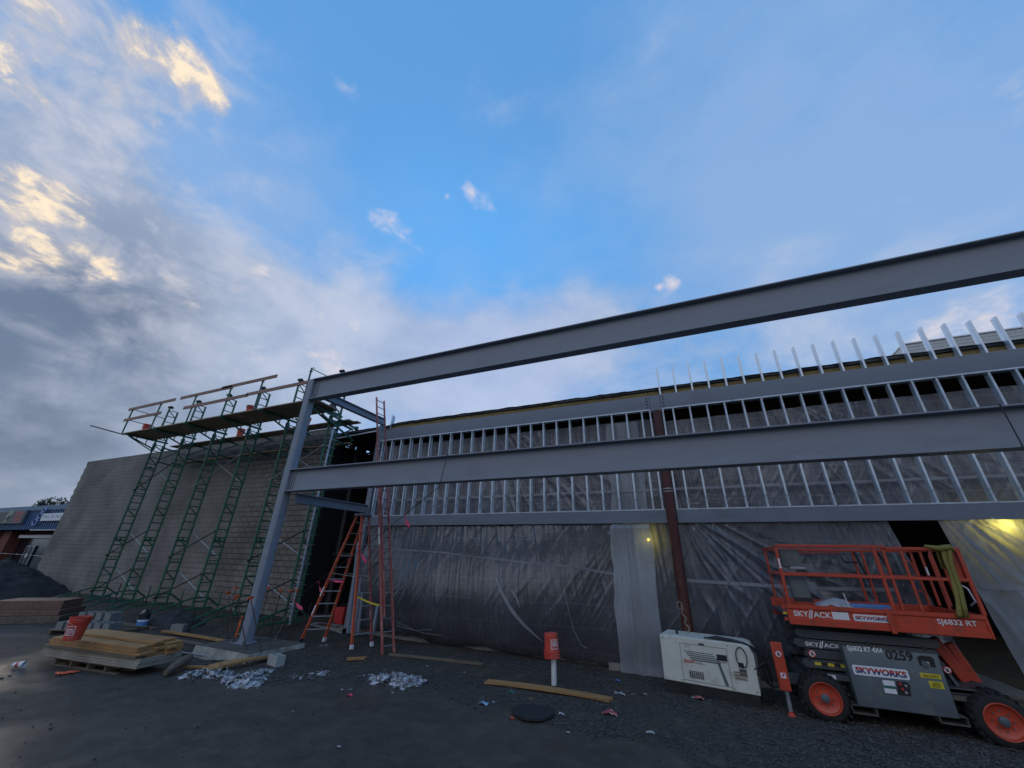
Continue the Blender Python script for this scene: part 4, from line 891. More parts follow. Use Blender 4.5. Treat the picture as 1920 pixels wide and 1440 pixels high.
def flag(p, q, w, lab):
    p, q = Vector(p), Vector(q); mb = MB(); s = (q-p).cross(Vector((0,1,0))).normalized()*w
    def f(a, b): c = p.lerp(q, a); return c + s*(b-.5)*(.35+.9*math.sin(a*2.6)) + Vector((0, .04*math.sin(a*7+b*2), 0))
    mb.grid(10, 4, f); mb.lathe(p, [(.012,-.015),(.02,0),(.012,.015)], axis=(1,0,.3), n=8)
    tag(ob('ribbon', mb, PINK, fixn=False), lab, 'ribbon', 'pink flagging ribbons')
def onrope(u): return min(rope, key=lambda r: abs((lambda c: c)(px_u(r))-u))
def px_u(p):
    c = ROT.transposed() @ (Vector(p)-EYE); return 960+FPX*c.x/-c.z
r_ = onrope(752); flag(r_, at(766,988,Y=r_.y-.03), .05, 'pink ribbon tied to the rope in front of the lower wall beam')
r_ = onrope(592); flag(r_, at(606,1116,Y=r_.y-.03), .045, 'pink ribbon on the rope just left of the orange step ladder')
flag(at(549,1124,Y=9.6), at(566,1143,Y=9.55), .06, 'pink ribbon hanging on the rightmost scaffold tower')
r_ = f1.lerp(tops[0],.46); flag(r_+Vector((0,-.06,0)), at(643,1091,Y=r_.y-.08), .04, 'pink ribbon tied halfway up the left leg of the step ladder')
r_ = f3.lerp(tops[2],.74); flag(r_+Vector((0,-.06,0)), at(686,1056,Y=r_.y-.08), .04, 'pink ribbon tied high on the middle leg of the step ladder')
ya, yb = at(664,1115,Y=9.4), at(711,1135,Y=9.6)
mb = MB(); mb.grid(12, 1, lambda a, b: tuple(Vector(ya).lerp(Vector(yb), a)+Vector((0,0,.045*(b-.5)-.03*math.sin(a*3.1)))))
tag(ob('caution_tape', mb, DECALY, fixn=False), 'strip of yellow tape between the step ladder and the tall ladder', 'tape')
# ---------------------------------------------------------------- reinforcing bars with orange caps
caps = [((428,1112),(436,1168),'short bar left of the steel post, on the outside'),((442,1102),(430,1163),'bar behind the steel post, leaning right'),((444,1120),(463,1219),'bar in front of the steel post, leaning left'),((470,1122),(490,1223),'bar at the right front corner of the footing'),
        ((504,1102),(487,1170),'first bar right of the steel post, in the back row'),((527,1106),(510,1172),'second bar right of the steel post, in the back row'),((545,1108),(530,1176),'third bar right of the steel post, in the back row'),((557,1107),(545,1178),'bar nearest the rightmost scaffold tower')]
for k, (c, b, lab) in enumerate(caps):
    pb_ = at(*b, Z=.145) if b[1] > 1200 else at(*b, Y=CY+.62+.05*k); pt_ = at(*c, Y=pb_.y)
    if b[1] <= 1200: pb_ = Vector((pb_.x+(pb_.x-pt_.x)*.25, pb_.y, gz(pb_.x, pb_.y)-.02 if k > 3 else .14))
    t = thing('rebar', pb_, 'rusty rebar with orange cap, '+lab, 'rebar', 'capped bars around the footing')
    rbm = MB(); n = 26; rbm.ring_path([pb_.lerp(pt_, q/n) for q in range(n+1)], [.0115+.0015*(q % 2) for q in range(n+1)], 6); ob('bar', rbm, RUST, t)
    ax = (pt_-pb_).normalized(); cp = MB(); cp.lathe(pt_, [(.018,-.06),(.018,.0),(.045,.006),(.052,.014),(.050,.024),(.022,.032)], axis=ax, n=12); M4 = ax.to_track_quat('Z','Y').to_matrix(); cp.obox(pt_+ax*.012, (.115,.115,.020), M4)
    ob('cap', cp, ORANGE, t)
for k, (u, v) in enumerate(((420,1215),(505,1215),(520,1195),(545,1198))):
    p = gp(u, v); tag(ob('rebar', MB().ring_path([p, p+Vector((.02*k-.03,.01,.30))], .008, 6), RUST), 'short uncapped rusty bar end by the footing, %s' % ('left of the post','right front of the post','behind the footing','near the scaffold foot')[k], 'rebar', 'uncapped bar ends')
sk = at(448,1172,Y=CY+.5); tag(ob('marker_stake', MB().bar((sk.x,sk.y,.1), (sk.x+.04,sk.y,.62), .05, .02, up=(0,1,0)).box(sk.x+.005,sk.x+.075,sk.y-.022,sk.y-.012,.40,.60), ORANGE), 'orange painted stake between the steel post and the scaffold', 'stake')
# ---------------------------------------------------------------- lumber stack on its pallet
LA, LB_ = gp(66,1243), gp(252,1272)
lx_ = (LB_-LA); lx_.z = 0; LL = lx_.length; lx_.normalize(); ly_ = Vector((-lx_.y, lx_.x, 0)); LO = Vector((LA.x, LA.y, gz(LA.x, LA.y)))
LM = Matrix.Translation(LO) @ Matrix((lx_, ly_*.70, Vector((0,0,1)))).transposed().to_4x4()
pl = thing('wooden_pallet', LM @ Vector((LL/2,.6,0)), 'weathered pallet under the stacked yellow boards', 'pallet')
def LBX(x0,x1,y0,y1,z0,z1): return MB().box(x0,x1,y0,y1,z0,z1).xf(LM)
for x0 in (.35, .88, 1.42, 1.95): ob('stringer', LBX(x0+.15,x0+.20,.05,1.15,.02,.115), OLDWOOD, pl)
for y0 in (.05,.45,1.03): ob('bottom_board', LBX(.4,2.5,y0,y0+.11,.0,.018), OLDWOOD, pl)
for y0 in (.03,.28,.53,.78,1.03): ob('top_board', LBX(.35,2.55,y0,y0+.12,.117,.135), OLDWOOD, pl)
z = .138
for k in range(4):
    j = .03*random.uniform(-1,1); tag(ob('plywood_sheet', LBX(.0+j,LL-.05+j,.0+.02*k,1.2,z,z+.036), PLYPALE, bevel=.003), 'pale plywood sheet at the bottom of the lumber stack, layer %s from the ground' % ('first','second','third','fourth')[k], 'plywood', 'plywood sheets under the lumber'); z += .0385
zs = z
for lay in range(5):
    ny = 5 if lay < 4 else 3
    for r in range(ny):
        y0 = .015+.004*lay+r*.237; j = .07*random.uniform(-1,1)+(.0 if lay < 3 else .02); x1 = LL-.12-.04*lay+j + (.10 if (r >= 3 and lay < 4) else 0)
        if lay == 4: y0 = .46+r*.237
        tag(ob('lumber_board', LBX(.06+.025*lay+j, x1, y0, y0+.232, z, z+.046), LUMBER if lay > 0 or r else OLDWOOD, bevel=.004), 'yellow brown board in the lumber stack, layer %s, row %s' % (('lowest','second','third','fourth','top')[lay], ('nearest','second','middle','fourth','farthest')[r]), 'board', 'boards of the lumber stack')
    z += .049
LTOP = z
bk = at(134,1200,Z=LO.z+LTOP+.001)
bucket(bk, 'orange bucket with a white square logo standing on the lumber stack', h=.42, r0=.14, r1=.17, tilt=(R(-1),"X"), yaw=-1.0)
# a weathered log end pushed against the stack
lg = LM @ Vector((LL+.15,.55,.0)); lgm = MB(); lgm.ring_path([lg+Vector((-.15,.55,.16)), lg+Vector((.02,.30,.15)), lg+Vector((.12,.12,.11)), lg+Vector((.30,-.10,.07))], [.08,.095,.08,.05], 12); tag(ob('timber_offcut', lgm, OLDWOOD), 'dark rounded timber offcut slumped at the right end of the lumber stack', 'timber')
# ---------------------------------------------------------------- loose boards and blocks on the gravel
def board(p, q, w, h, mat, lab, warp=0.0, cat='board', name='loose_board', lift=.0, twist=0.0):
    p, q = Vector(p), Vector(q); d = (q-p); L = d.length; d.normalize(); s = d.cross(Vector((0,0,1))).normalized(); n = 12; mb = MB(); rings = []
    for k in range(n+1):
        f = k/n; c = p.lerp(q, f); c = Vector((c.x, c.y, c.z+lift+warp*4*f*(1-f))) + s*warp*.5*math.sin(f*5); a = twist*(f-.5); sv = s*math.cos(a)+Vector((0,0,1))*math.sin(a); u = Vector((0,0,1))*math.cos(a)-s*math.sin(a)
        jag = d*(.03*math.sin(k*9.1) if k in (0,n) else 0)
        rings += [c-sv*w/2+jag, c+sv*w/2-jag, c+sv*w/2-jag+u*h, c-sv*w/2+jag+u*h]
    mb.add(rings, [(4*i+a, 4*i+(a+1)%4, 4*i+4+(a+1)%4, 4*i+4+a) for i in range(n) for a in range(4)]+[(3,2,1,0),(4*n,4*n+1,4*n+2,4*n+3)])
    return tag(ob(name, mb, mat, bevel=.003), lab, cat)
G_ = lambda u, v, dz=.01: gp(u, v)+Vector((0,0,dz))
def ax(m, k):  # wood grain along world X for most boards
    return m
board(G_(912,1281), G_(1146,1317), .20, .04, LUMBER, 'long warped orange brown board lying on the gravel in front of the pipe', warp=.03)
board(G_(305,1186), G_(438,1209), .12, .05, LUMBER, 'yellow board lying on the gravel, pointing at the foot of the steel post', warp=.02)
board(G_(296,1197), G_(402,1215), .15, .04, OLDWOOD, 'grey brown board half sunk in gravel beside the yellow board')
board(G_(389,1258), G_(512,1236), .22, .05, LUMBER, 'split yellow timber in front of the concrete footing', warp=.05, twist=.5)
board(G_(344,1253), G_(392,1254), .09, .04, LUMBER, 'short pale board end beside the split timber')
board(G_(650,1239), G_(686,1237), .10, .05, LUMBER, 'short block of lumber alone on the dark dirt', cat='wood block')
board(G_(730,1230), G_(905,1249), .10, .045, OLDWOOD, 'long thin board along the foot of the big plastic sheet', warp=.01)
board(G_(205,1168), G_(292,1180), .20, .04, OLDWOOD, 'old plank behind the block pallet under the scaffold feet')
board(G_(208,1177), G_(236,1182), .12, .05, PLYPALE, 'pale scrap plank beside the block pallet')
pipe([tuple(G_(318,1221,.02)), tuple(G_(416,1236,.02))], .012, SCAFG, 'steel_rod', 'thin steel rod lying on the gravel left of the footing', 'rod')
def cmu(c, yaw, lab, sx=.39, sy=.19, sz=.19, group=None, mat=None, up=0):
    c = Vector(c); M = Matrix.Translation(c) @ Matrix.Rotation(yaw, 4, 'Z') @ (Matrix.Rotation(R(90), 4, 'X') if up else Matrix.Identity(4))
    mb = MB(); a, b, h = sx/2, sy/2, sz; t = .035
    for (x0,x1,y0,y1) in ((-a,a,-b,-b+t),(-a,a,b-t,b),(-a,-a+t,-b+t,b-t),(a-t,a,-b+t,b-t),(-t/2,t/2,-b+t,b-t)): mb.box(x0,x1,y0,y1,0,h)
    return tag(ob('concrete_block', mb.xf(M), mat or BLOCKM), lab, 'concrete block', group)
p = G_(516,1247,.0); cmu(p, R(-12), 'single pale concrete block at the front corner of the footing', mat=pm('pale_block',(.34,.345,.34),rough=.85,bump=.4,var=.15))
p = G_(334,1184,.0); cmu(p, R(20), 'weathered concrete block under a scaffold foot, left of the yellow board')
BA, BB_ = gp(88,1190), gp(212,1192); bx_ = BB_-BA; bx_.z = 0; bl_ = 2.0; ang = math.atan2(bx_.y, bx_.x)*.75; BM = Matrix.Translation(BA) @ Matrix.Rotation(ang, 4, 'Z')
pl2 = thing('wooden_pallet', BM @ Vector((1,.5,0)), 'low weathered pallet loaded with concrete blocks', 'pallet')
for x0 in (0.02,.95,1.9): ob('stringer', MB().box(x0,x0+.05,0,1.1,.0,.10).xf(BM), OLDWOOD, pl2)
for y0 in (0,.30,.62,.98): ob('top_board', MB().box(-.05,2.0,y0,y0+.12,.102,.12).xf(BM), OLDWOOD, pl2)
for k, (x, y, lay, yaw) in enumerate([(.22,.22,0,90),(.50,.22,0,90),(1.12,.2,0,90),(1.38,.2,0,90),(1.64,.22,0,90),(.25,.65,0,90),(.52,.65,0,90),(.80,.65,0,90),(.30,.65,1,90),(.56,.66,1,92),(.86,.64,1,88),(1.15,.65,0,90),(1.12,.66,1,90)]):
    q = BM @ Vector((x, y, .122+.192*lay)); cmu(q, ang+R(yaw), 'grey concrete block on the low pallet, %s, %s' % (('front row','','',)[0] if y < .4 else ('back row lower layer' if lay == 0 else 'back row upper layer'), ('first','second','third','fourth','fifth','first','second','third','first','second','third','fourth','fourth')[k]+' from the left'), group='blocks on the low pallet')
tm_ = MB(); tq = BM @ Vector((2.1,1.7,0)); tm_.grid(40, 28, lambda a, b: tuple(tq+Vector((-1.1+2.2*a, -.5+1.1*b, .03+.40*(math.sin(a*math.pi)**.45)*(math.sin(b*math.pi)**.45)+.16*fbm(a*4,b*4,3)*math.sin(a*3.1)*math.sin(b*3.1)))))
tag(ob('black_tarp', tm_, pm('matt_black_sheet',(.02,.02,.022),rough=.8,var=.5), fixn=False), 'black tarpaulin over bags behind the block pallet', 'tarpaulin')
# reddish stack at the far left edge
ra_, rb_ = gp(-60,1172), gp(104,1166); RM = Matrix.Translation(ra_) @ Matrix.Rotation(math.atan2(rb_.y-ra_.y, rb_.x-ra_.x), 4, 'Z'); rl = (rb_-ra_).length
REDW = wood('reddish_form_panel', (.20,.105,.075), (.10,.06,.045), axis=0)
for k, (y0, y1, z0, z1, m) in enumerate(((0,1.5,.0,.20,OLDWOOD),(.12,1.5,.205,.36,REDW),(.35,1.45,.365,.62,REDW))):
    tag(ob('form_panel', MB().box(-.3+.2*k, rl+.05-.12*k, y0, y1, z0, z1).xf(RM), m, bevel=.01), 'reddish brown form panel in the low stack at the left edge, %s layer' % ('bottom','middle','top')[k], 'panel', 'stacked form panels')
# dark soil heap
hc = at(-45,1140,Z=0); HC = Vector((-30.6, 8.9, 0)); 
hp = MB(); 
def heap(a, b):
    th = a*2*math.pi; r = b*1.0; rx, ry = 4.6, 3.0
    h = 1.75*(max(0, 1-r)**.9) ; x = HC.x+rx*r*math.cos(th); y = HC.y+ry*r*math.sin(th)-.0
    return (x+.15*fbm(x,y,1), y+.15*fbm(x,y,2), -.05+h*(1+.12*fbm(x*1.2,y*1.2,4))+.07*fbm(x*3,y*3,5)+.03*fbm(x*9,y*9,6))
hp.grid(110, 36, heap)
SOIL = pm('black_soil', (.016,.016,.018), rough=.95, var=.5, scale=14, bump=1.0, bscale=22)
tag(ob('soil_heap', hp, SOIL, sharp=180, fixn=False), 'heap of black soil in front of the free end of the block wall', 'soil heap')
# blue labelled pail
pq = gp(263,1178); bt_ = thing('pail', pq, 'dark pail with a blue and white label among the scaffold feet', 'pail')
ob('body', MB().lathe(pq, [(.13,0),(.14,.34),(.15,.35),(.15,.38),(.01,.38)], n=24), BLACKM, bt_)
ob('paper_label', MB().lathe(pq+Vector((0,0,.05)), [(.1365,0),(.1415,.20)], n=24, caps=False), BLUEPL, bt_)
ob('label_band', MB().lathe(pq+Vector((0,0,.19)), [(.1425,0),(.1435,.045)], n=24, caps=False), DECALW, bt_)
tt_ = MB(); tt_.grid(8, 8, lambda a, b: tuple(pq+Vector((.15*(a-.5)*1.6, .15*(b-.5)*1.6, .39+.14*math.sin(a*3.1)*math.sin(b*3.1)+.04*fbm(a*4,b*4,8))))); tag(ob('black_rag', tt_, MEMB, fixn=False), 'black rag heaped on top of the blue labelled pail', 'rag')
# standpipe with an upturned bucket
pv = gp(1039,1285); tag(ob('standpipe', MB().lathe(pv, [(.052,-.1),(.052,.66),(.044,.66)], n=20), PVC), 'white plastic pipe standing in the gravel under an upturned bucket', 'pipe')
bkz = at(1034,1235,Y=pv.y).z
bucket(pv+Vector((-.03,0,bkz-.005)), 'orange bucket upturned over the white pipe in the gravel', inverted=True, tilt=(R(-3),"Y"), yaw=0.75, handle=False, h=.42, r0=.135, r1=.16)
# round cover in the asphalt
mc = gp(1000,1338); tag(ob('manhole_cover', MB().lathe(mc+Vector((0,0,.005)), [(.33,0),(.33,.035),(.29,.045),(.285,.038),(.001,.04)], n=40), BLACKM), 'dark round cover at the edge of the gravel below the long board', 'cover')
# ---------------------------------------------------------------- welder generator
ga, gb = at(1249,1296,Z=.02), at(1430,1336,Z=.0)
gyaw = math.atan2(gb.y-ga.y, gb.x-ga.x)*.62; GL = 1.60
GO = Vector((ga.x+.0, ga.y-.12, .0)); GM = Matrix.Translation(GO) @ Matrix.Rotation(R(.6), 4, 'Y') @ Matrix.Rotation(gyaw, 4, 'Z')
gx_, gy_, gz_ = (GM.to_3x3() @ Vector(v) for v in ((1,0,0),(0,1,0),(0,0,1)))
gn = thing('generator', GM @ Vector((GL/2,.35,0)), 'cream white generator set with a black base standing on the gravel', 'generator')
def GBX(x0,x1,y0,y1,z0,z1): return MB().box(x0,x1,y0,y1,z0,z1).xf(GM)
GW, GZ, GT = .78, .235, .97
ob('base_skid', GBX(.02,GL-.02,.02,GW-.02,.0,GZ-.004), DECALK, gn, bevel=.01)
hood = MB().prism([(0,GZ),(GL,GZ),(GL,GT-.13),(GL-.06,GT-.03),(GL-.16,GT),(0,GT)], (0,0,0), (1,0,0), (0,0,1), (0,GW,0)).xf(GM)
hd = ob('hood', hood, WHITEP, gn, bevel=.012)
# panel lines: dark grooves as thin inlaid strips
gr_ = MB()
for x0,x1,z0,z1 in ((.36,.366,GZ+.01,GT-.10),(1.17,1.176,GZ+.01,GT-.10),(.36,1.176,GT-.106,GT-.10),(.366,1.17,GZ+.05,GZ+.056),(.30,.303,GT-.10,GT-.01)): gr_.box(x0,x1,-.002,.004,z0,z1)
ob('panel_gap', gr_.xf(GM), DECALK, gn, smooth=False)
ob('door_latch', GBX(.70,.80,-.014,.0,GT-.09,GT-.065), BLACKM, gn, bevel=.004)
def go(x, z, y=0.0): return GM @ Vector((x, y, z))
lv = MB()
lv.box(.47,.72,-.003,.003,GZ+.10,GZ+.21)
ob('intake_grille', lv.xf(GM), DECALK, gn, smooth=False)
lw = MB()
for k in range(7): lw.box(.475+.035*k,.482+.035*k,-.007,-.003,GZ+.10,GZ+.21)
for k in range(3): lw.box(.47,.72,-.007,-.003,GZ+.125+.032*k,GZ+.130+.032*k)
ob('grille_bars', lw.xf(GM), WHITEP, gn, smooth=False)
for k in range(3): ob('vent_louvre', MB().prism([(1.24,.0),(1.44,.0),(1.43,.022),(1.25,.022)], (0,-.004,GZ+.20+.045*k), (1,0,0), (0,0,1), (0,-.014,0)).xf(GM), BLACKM if k < 0 else pm('louvre_tan',(.20,.17,.12),rough=.6), gn)
# striped decal swoosh
for k in range(5):
    y0 = GT-.215-.030*k; sw = MB().prism([(.42+.03*k,y0),(.93+.028*k,y0),(.935+.028*k,y0-.012-.002*k),(.43+.03*k,y0-.012-.002*k)], (0,-.003,0), (1,0,0), (0,0,1), (0,-.002,0)).xf(GM)
    ob('decal_stripe', sw, pm('slate_decal',(.09,.11,.14),rough=.5), gn, smooth=False)
sw = MB().prism([(.985,GT-.335),(1.025,GT-.335),(1.125,GZ+.065),(1.07,GZ+.065)], (0,-.003,0), (1,0,0), (0,0,1), (0,-.002,0)).xf(GM); ob('decal_stripe', sw, MATS['slate_decal'], gn, smooth=False)
text('Smart', go(.40,GT-.405,-.003), gx_, gz_, .062, DECALR, gn, w=.20, bold=.02, shear=.15)
text('Stick', go(.605,GT-.405,-.003), gx_, gz_, .062, pm('grey_letters',(.20,.20,.21),rough=.5), gn, w=.13, shear=.2)
text('TM', go(.74,GT-.41,-.003), gx_, gz_, .018, DECALR, gn)
plate('logo_plate', go(.99,GT-.30,-.002), gx_, gz_, .17, .095, DECALK, gn)
text('MQ', go(1.0,GT-.285,-.005), gx_, gz_, .065, DECALW, gn, w=.145, bold=.025, shear=.15)
text('MULTIQUIP', go(.995,GT-.332,-.002), gx_, gz_, .02, DECALK, gn, w=.16, bold=.02)
plate('info_sticker', go(1.33,GT-.36,-.002), gx_, gz_, .085, .075, DECALK, gn); plate('info_sticker', go(1.33,GT-.48,-.002), gx_, gz_, .115, .10, pm('slate_sticker',(.06,.07,.08),rough=.5), gn)
for x, z in ((.05,GZ+.04),(.33,GZ+.04),(.05,GT-.05),(1.2,GZ+.04),(1.55,GZ+.05),(1.2,GT-.05),(1.45,GT-.09)):
    ob('screw', MB().lathe((x,-.001,z), [(.010,0),(.010,.005)], axis=(0,-1,0), n=8).xf(GM), BLACKM, gn)
ob('exhaust_stub', MB().ring_path([GM @ Vector(q) for q in ((.28,.30,GT-.02),(.28,.30,GT+.07),(.34,.30,GT+.12))], .028, 10), BLACKM, gn)
cab = MB()
for k in range(7):
    o_ = .025*k; cab.ring_path([GM @ Vector(q) for q in ((.80+.03*k,.12+o_,GT+.02),(1.0,.10+o_,GT+.035+.01*(k%3)),(1.25,.10+o_,GT+.03),(1.46,.08+o_,GT-.0),(1.60,.16+o_,GT-.07),(1.70+.01*k,.22+o_,GT-.22),(1.78,.25+o_,GT-.42),(1.80,.3,GT-.62))], .012, 6)
tag(ob('power_cable', cab, BLACKM), 'bundle of black cables draped over the generator top and down its right end', 'cable')
lc = MB(); lc.ring_path([GM @ Vector((1.40+.085*math.cos(a), -.02, GT-.20+.155*math.sin(a))) for a in [k*math.pi/10 for k in range(8, 33)]], .008, 6); tag(ob('power_cable', lc, BLACKM), 'single loop of black cable hanging on the generator front', 'cable')
cp_ = at(1276,1135,Y=9.95); cq = at(1296,1196,Y=9.95)
ch_ = MB(); ch_.ring_path([(cp_.x+(cq.x-cp_.x)*f+.03*math.sin(f*20), 9.95, cp_.z+(cq.z-cp_.z)*f) for f in [k/20 for k in range(21)]], .011, 6); ch_.ring_path([(cp_.x-.02+.05*math.cos(a), 9.95, cp_.z-.0+.07*math.sin(a)) for a in [k*math.pi/6 for k in range(13)]], .009, 6)
tag(ob('lifting_chain', ch_, pm('tarnished_chain',(.30,.27,.22),rough=.5,metal=.4)), 'hooked chain hanging in front of the red pipe down to the generator', 'chain')
# ---------------------------------------------------------------- scissor lift
LY = 9.14                                     # outer face of the near wheels
LW = 1.72                                     # machine width
WA, WB = at(1548,1308,Y=LY), at(1887,1357,Y=LY); WR = .345
lift = thing('scissor_lift', ((WA.x+WB.x)/2, LY+LW/2, 0), 'red and grey rough terrain scissor lift parked in front of the door gap', 'scissor lift')
def wheel(cx, y, out, seen):
    cz = WR-.01; ax_ = (0,-1,0) if out < 0 else (0,1,0)
    ty = MB().lathe((cx, y+.30*(1 if out < 0 else -1), cz), [(.19,0),(.26,.005),(.315,.03),(.338,.07),(.345,.13),(.345,.17),(.338,.23),(.315,.275),(.27,.297),(.225,.300),(.222,.27)], axis=ax_, n=44, caps=False)
    for k in range(22):                        # lugs
        a = 2*math.pi*k/22
        for s in (0,1):
            a2 = a+(math.pi/22 if s else 0); y0 = y+(.14 if s else .002)*(1 if out<0 else -1); y1 = y+(.295 if s else .155)*(1 if out<0 else -1); sk_ = .16*(1 if s else -1)
            p0 = Vector((cx+.340*math.cos(a2), y0, cz+.340*math.sin(a2))); p1 = Vector((cx+.340*math.cos(a2+sk_), y1, cz+.340*math.sin(a2+sk_)))
            ty.bar(p0, p1, .030, .032, up=(math.cos(a2+sk_/2), 0, math.sin(a2+sk_/2)))
    w = ob('wheel', ty, RUBBER, lift, sharp=40)
    rm_ = MB().lathe((cx, y-.30*(-1 if out<0 else 1), cz), [(.22,.06),(.226,.292),(.214,.30),(.205,.297),(.195,.262),(.165,.245),(.10,.238),(.09,.252),(.055,.254),(.001,.254)], axis=ax_, n=40, caps=False)
    ob('rim', rm_, LIFTRED, w)
    hb_ = MB().lathe((cx, y, cz), [(.06,-.05),(.058,-.012),(.045,-.004),(.001,-.002)], axis=ax_, n=20, caps=False)
    for k in range(8): a = 2*math.pi*k/8; hb_.lathe((cx+.115*math.cos(a), y, cz+.115*math.sin(a)), [(.011,-.066),(.011,-.045),(.004,-.043)], axis=ax_, n=6)
    ob('hub', hb_, LIFTGRY, w)
for cx in (WA.x, WB.x):
    wheel(cx, LY, -1, True); wheel(cx, LY+LW, 1, False)
CX0, CX1 = WA.x-.32, WB.x+.42
ob('chassis', MB().box(CX0+.1, CX1-.1, LY+.36, LY+LW-.36, .30, .56).box(CX0+.25, CX1-.25, LY+.10, LY+LW-.10, .58, .66), LIFTDK, lift, bevel=.01)
for cx in (WA.x, WB.x): ob('axle', MB().ring_path([(cx,LY+.28,WR),(cx,LY+LW-.28,WR)], .07, 10), BLACKM, lift)
# big engine-side cover
PB = LY+.015
TL, TR_, BR_, BL_ = at(1579,1209,Y=PB), at(1751,1228,Y=PB), at(1805,1344,Y=PB), at(1611,1329,Y=PB)
x0, x1 = (TL.x+BL_.x)/2, (TR_.x+BR_.x)/2; z0, z1 = (BL_.z+BR_.z)/2, (TL.z+TR_.z)/2
cov = MB().prism([(PB,z0),(PB-.012,z0+.12),(PB-.012,z1-.02),(PB,z1),(PB+.42,z1),(PB+.42,z0)], (x0,0,0), (0,1,0), (0,0,1), (x1-x0,0,0))
cv = ob('side_cover', cov, LIFTGRY, lift, bevel=.008)
dust = pm('dusty_ledge', (.115,.105,.088), rough=.95, var=.3, scale=12)
ob('dirt_ledge', MB().grid(20, 3, lambda a, b: (x0+.01+(x1-x0-.02)*a, PB+.005+.40*b, z1+.003+.012*abs(fbm(a*9,b*4,2)))), dust, cv, fixn=False)
FP = PB-.0125
def on(u, v, Y=FP): return at(u, v, Y=Y)
def hole(poly_px, name, par, mat=DECALK, Y=FP):
    P = [on(*q, Y=Y) for q in poly_px]; mb = MB().prism([(p.x, p.z) for p in P], (0, Y-.002, 0), (1,0,0), (0,0,1), (0,.010,0)); return ob(name, mb, mat, par, smooth=False)
h1 = hole([(1719,1232),(1725,1229),(1745,1231),(1751,1236),(1755,1252),(1725,1248)], 'upper_opening', cv)
ob('filler_cap', MB().lathe((on(1735,1246).x, FP-.004, on(1735,1246).z), [(.045,-.0),(.045,.01),(.02,.014)], axis=(0,-1,0), n=14), LIFTGRY, h1)
h2 = hole([(1680,1277),(1700,1279),(1706,1284),(1709,1306),(1684,1303)], 'valve_opening', cv)
for (u, v) in ((1687,1282),(1698,1286),(1692,1292),(1699,1299)): ob('control_knob', MB().lathe((on(u,v).x, FP-.004, on(u,v).z), [(.018,0),(.018,.012),(.008,.014)], axis=(0,-1,0), n=10), DECALR if v in (1282,1292) else ALU, h2)
U, W3 = (1,0,0), (0,0,1)
def lbl(u0, v0, u1, v1, mat, par, name='sticker', Y=FP, r=0):   # lower-left px, upper-right px
    a, b = on(u0,v0,Y=Y), on(u1,v1,Y=Y); return plate(name, (a.x, Y, a.z), U, W3, b.x-a.x, b.z-a.z, mat, par, r=r)
def wr(body, u0, v0, u1, v1, mat, par, Y=FP, lift=.005, **k):
    a, b = on(u0,v0,Y=Y), on(u1,v1,Y=Y); return text(body, (a.x, Y, a.z), U, W3, max(.02,b.z-a.z), mat, par, w=b.x-a.x, lift=lift, **k)
wr('SJ6832 RT 4X4', 1590,1222, 1652,1215, DECALW, cv, bold=.03)
a_, b_ = on(1590,1222), on(1655,1226)
wr('0259', 1663,1236, 1708,1222, DECALK, cv, bold=.03)
# white name board, letters half red half navy
pa_ = on(1601,1263); pb2 = on(1703,1262)
NW, NH = pb2.x-pa_.x, .135
nb_ = plate('name_board', (pa_.x, FP, pa_.z-.01), U, W3, NW, NH, DECALW, cv, r=.025)
fr2 = plate('name_board_rim', (pa_.x-.008, FP, pa_.z-.018), U, W3, NW+.016, NH+.016, DECALB, cv, r=.03, lift=.0015, t=.002)
def two_tone(o, w, h, par, body):
    t1 = text(body, o, U, W3, h, DECALB, par, w=w, bold=.045, shear=.12, lift=.005)
    st_ = MB()
    return t1
two_tone((pa_.x+.03, FP, pa_.z+.015), NW-.06, NH-.05, nb_, 'SKYWORKS')
def upper_half(src, par):
    """the top half of the letters again in red, a hair proud"""
    me = src.data; bm = bmesh.new(); bm.from_mesh(me); zs_ = [v.co.z for v in bm.verts]; zm = (min(zs_)+max(zs_))/2
    bmesh.ops.bisect_plane(bm, geom=bm.verts[:]+bm.edges[:]+bm.faces[:], plane_co=(0,0,zm), plane_no=(0,0,-1), clear_outer=True)
    m2 = bpy.data.meshes.new('lettering'); bm.to_mesh(m2); bm.free(); m2.materials.append(DECALR)
    o = bpy.data.objects.new('lettering', m2); COL.objects.link(o); o.parent = par; o.location = src.location + Vector((0,-.0015,0)); return o
upper_half([c for c in kids(nb_)][0], nb_)
lbl(1657,1285,1676,1277,DECALW,cv); lbl(1660,1299,1680,1292,DECALW,cv); lbl(1659,1290,1678,1287,DECALG,cv)
gy_ = lbl(1727,1270,1763,1265,DECALY,cv,'gas_plate'); wr('GAS ONLY', 1731,1268.5, 1760,1267, DECALK, cv, bold=.02)
yw = lbl(1745,1289.5,1767,1279,DECALY,cv,'warning_plate')
for k in range(4):
    a = on(1748,1287.6-2.2*k); ob('small_print', MB().box(a.x,a.x+.10,FP-.0052,FP-.0032,a.z,a.z+.006), DECALK, yw, smooth=False)
lbl(1731,1249,1741,1241,DECALW,cv)
for u, v in ((1622,1333),(1790,1352)):         # forklift pockets
    p = on(u,v,Y=LY+.02); pk = MB(); w_, h_ = .20, .085
    for xa,xb,za,zb in ((-w_,w_,h_,h_+.012),(-w_,w_,-h_,-h_+.012),(-w_,-w_+.012,-h_+.012,h_),(w_-.012,w_,-h_+.012,h_)): pk.box(p.x+xa*.8,p.x+xb*.8,LY+.02,LY+LW-.02,p.z+za*.6,p.z+zb*.6)
    ob('fork_pocket', pk, dust, lift, smooth=False)
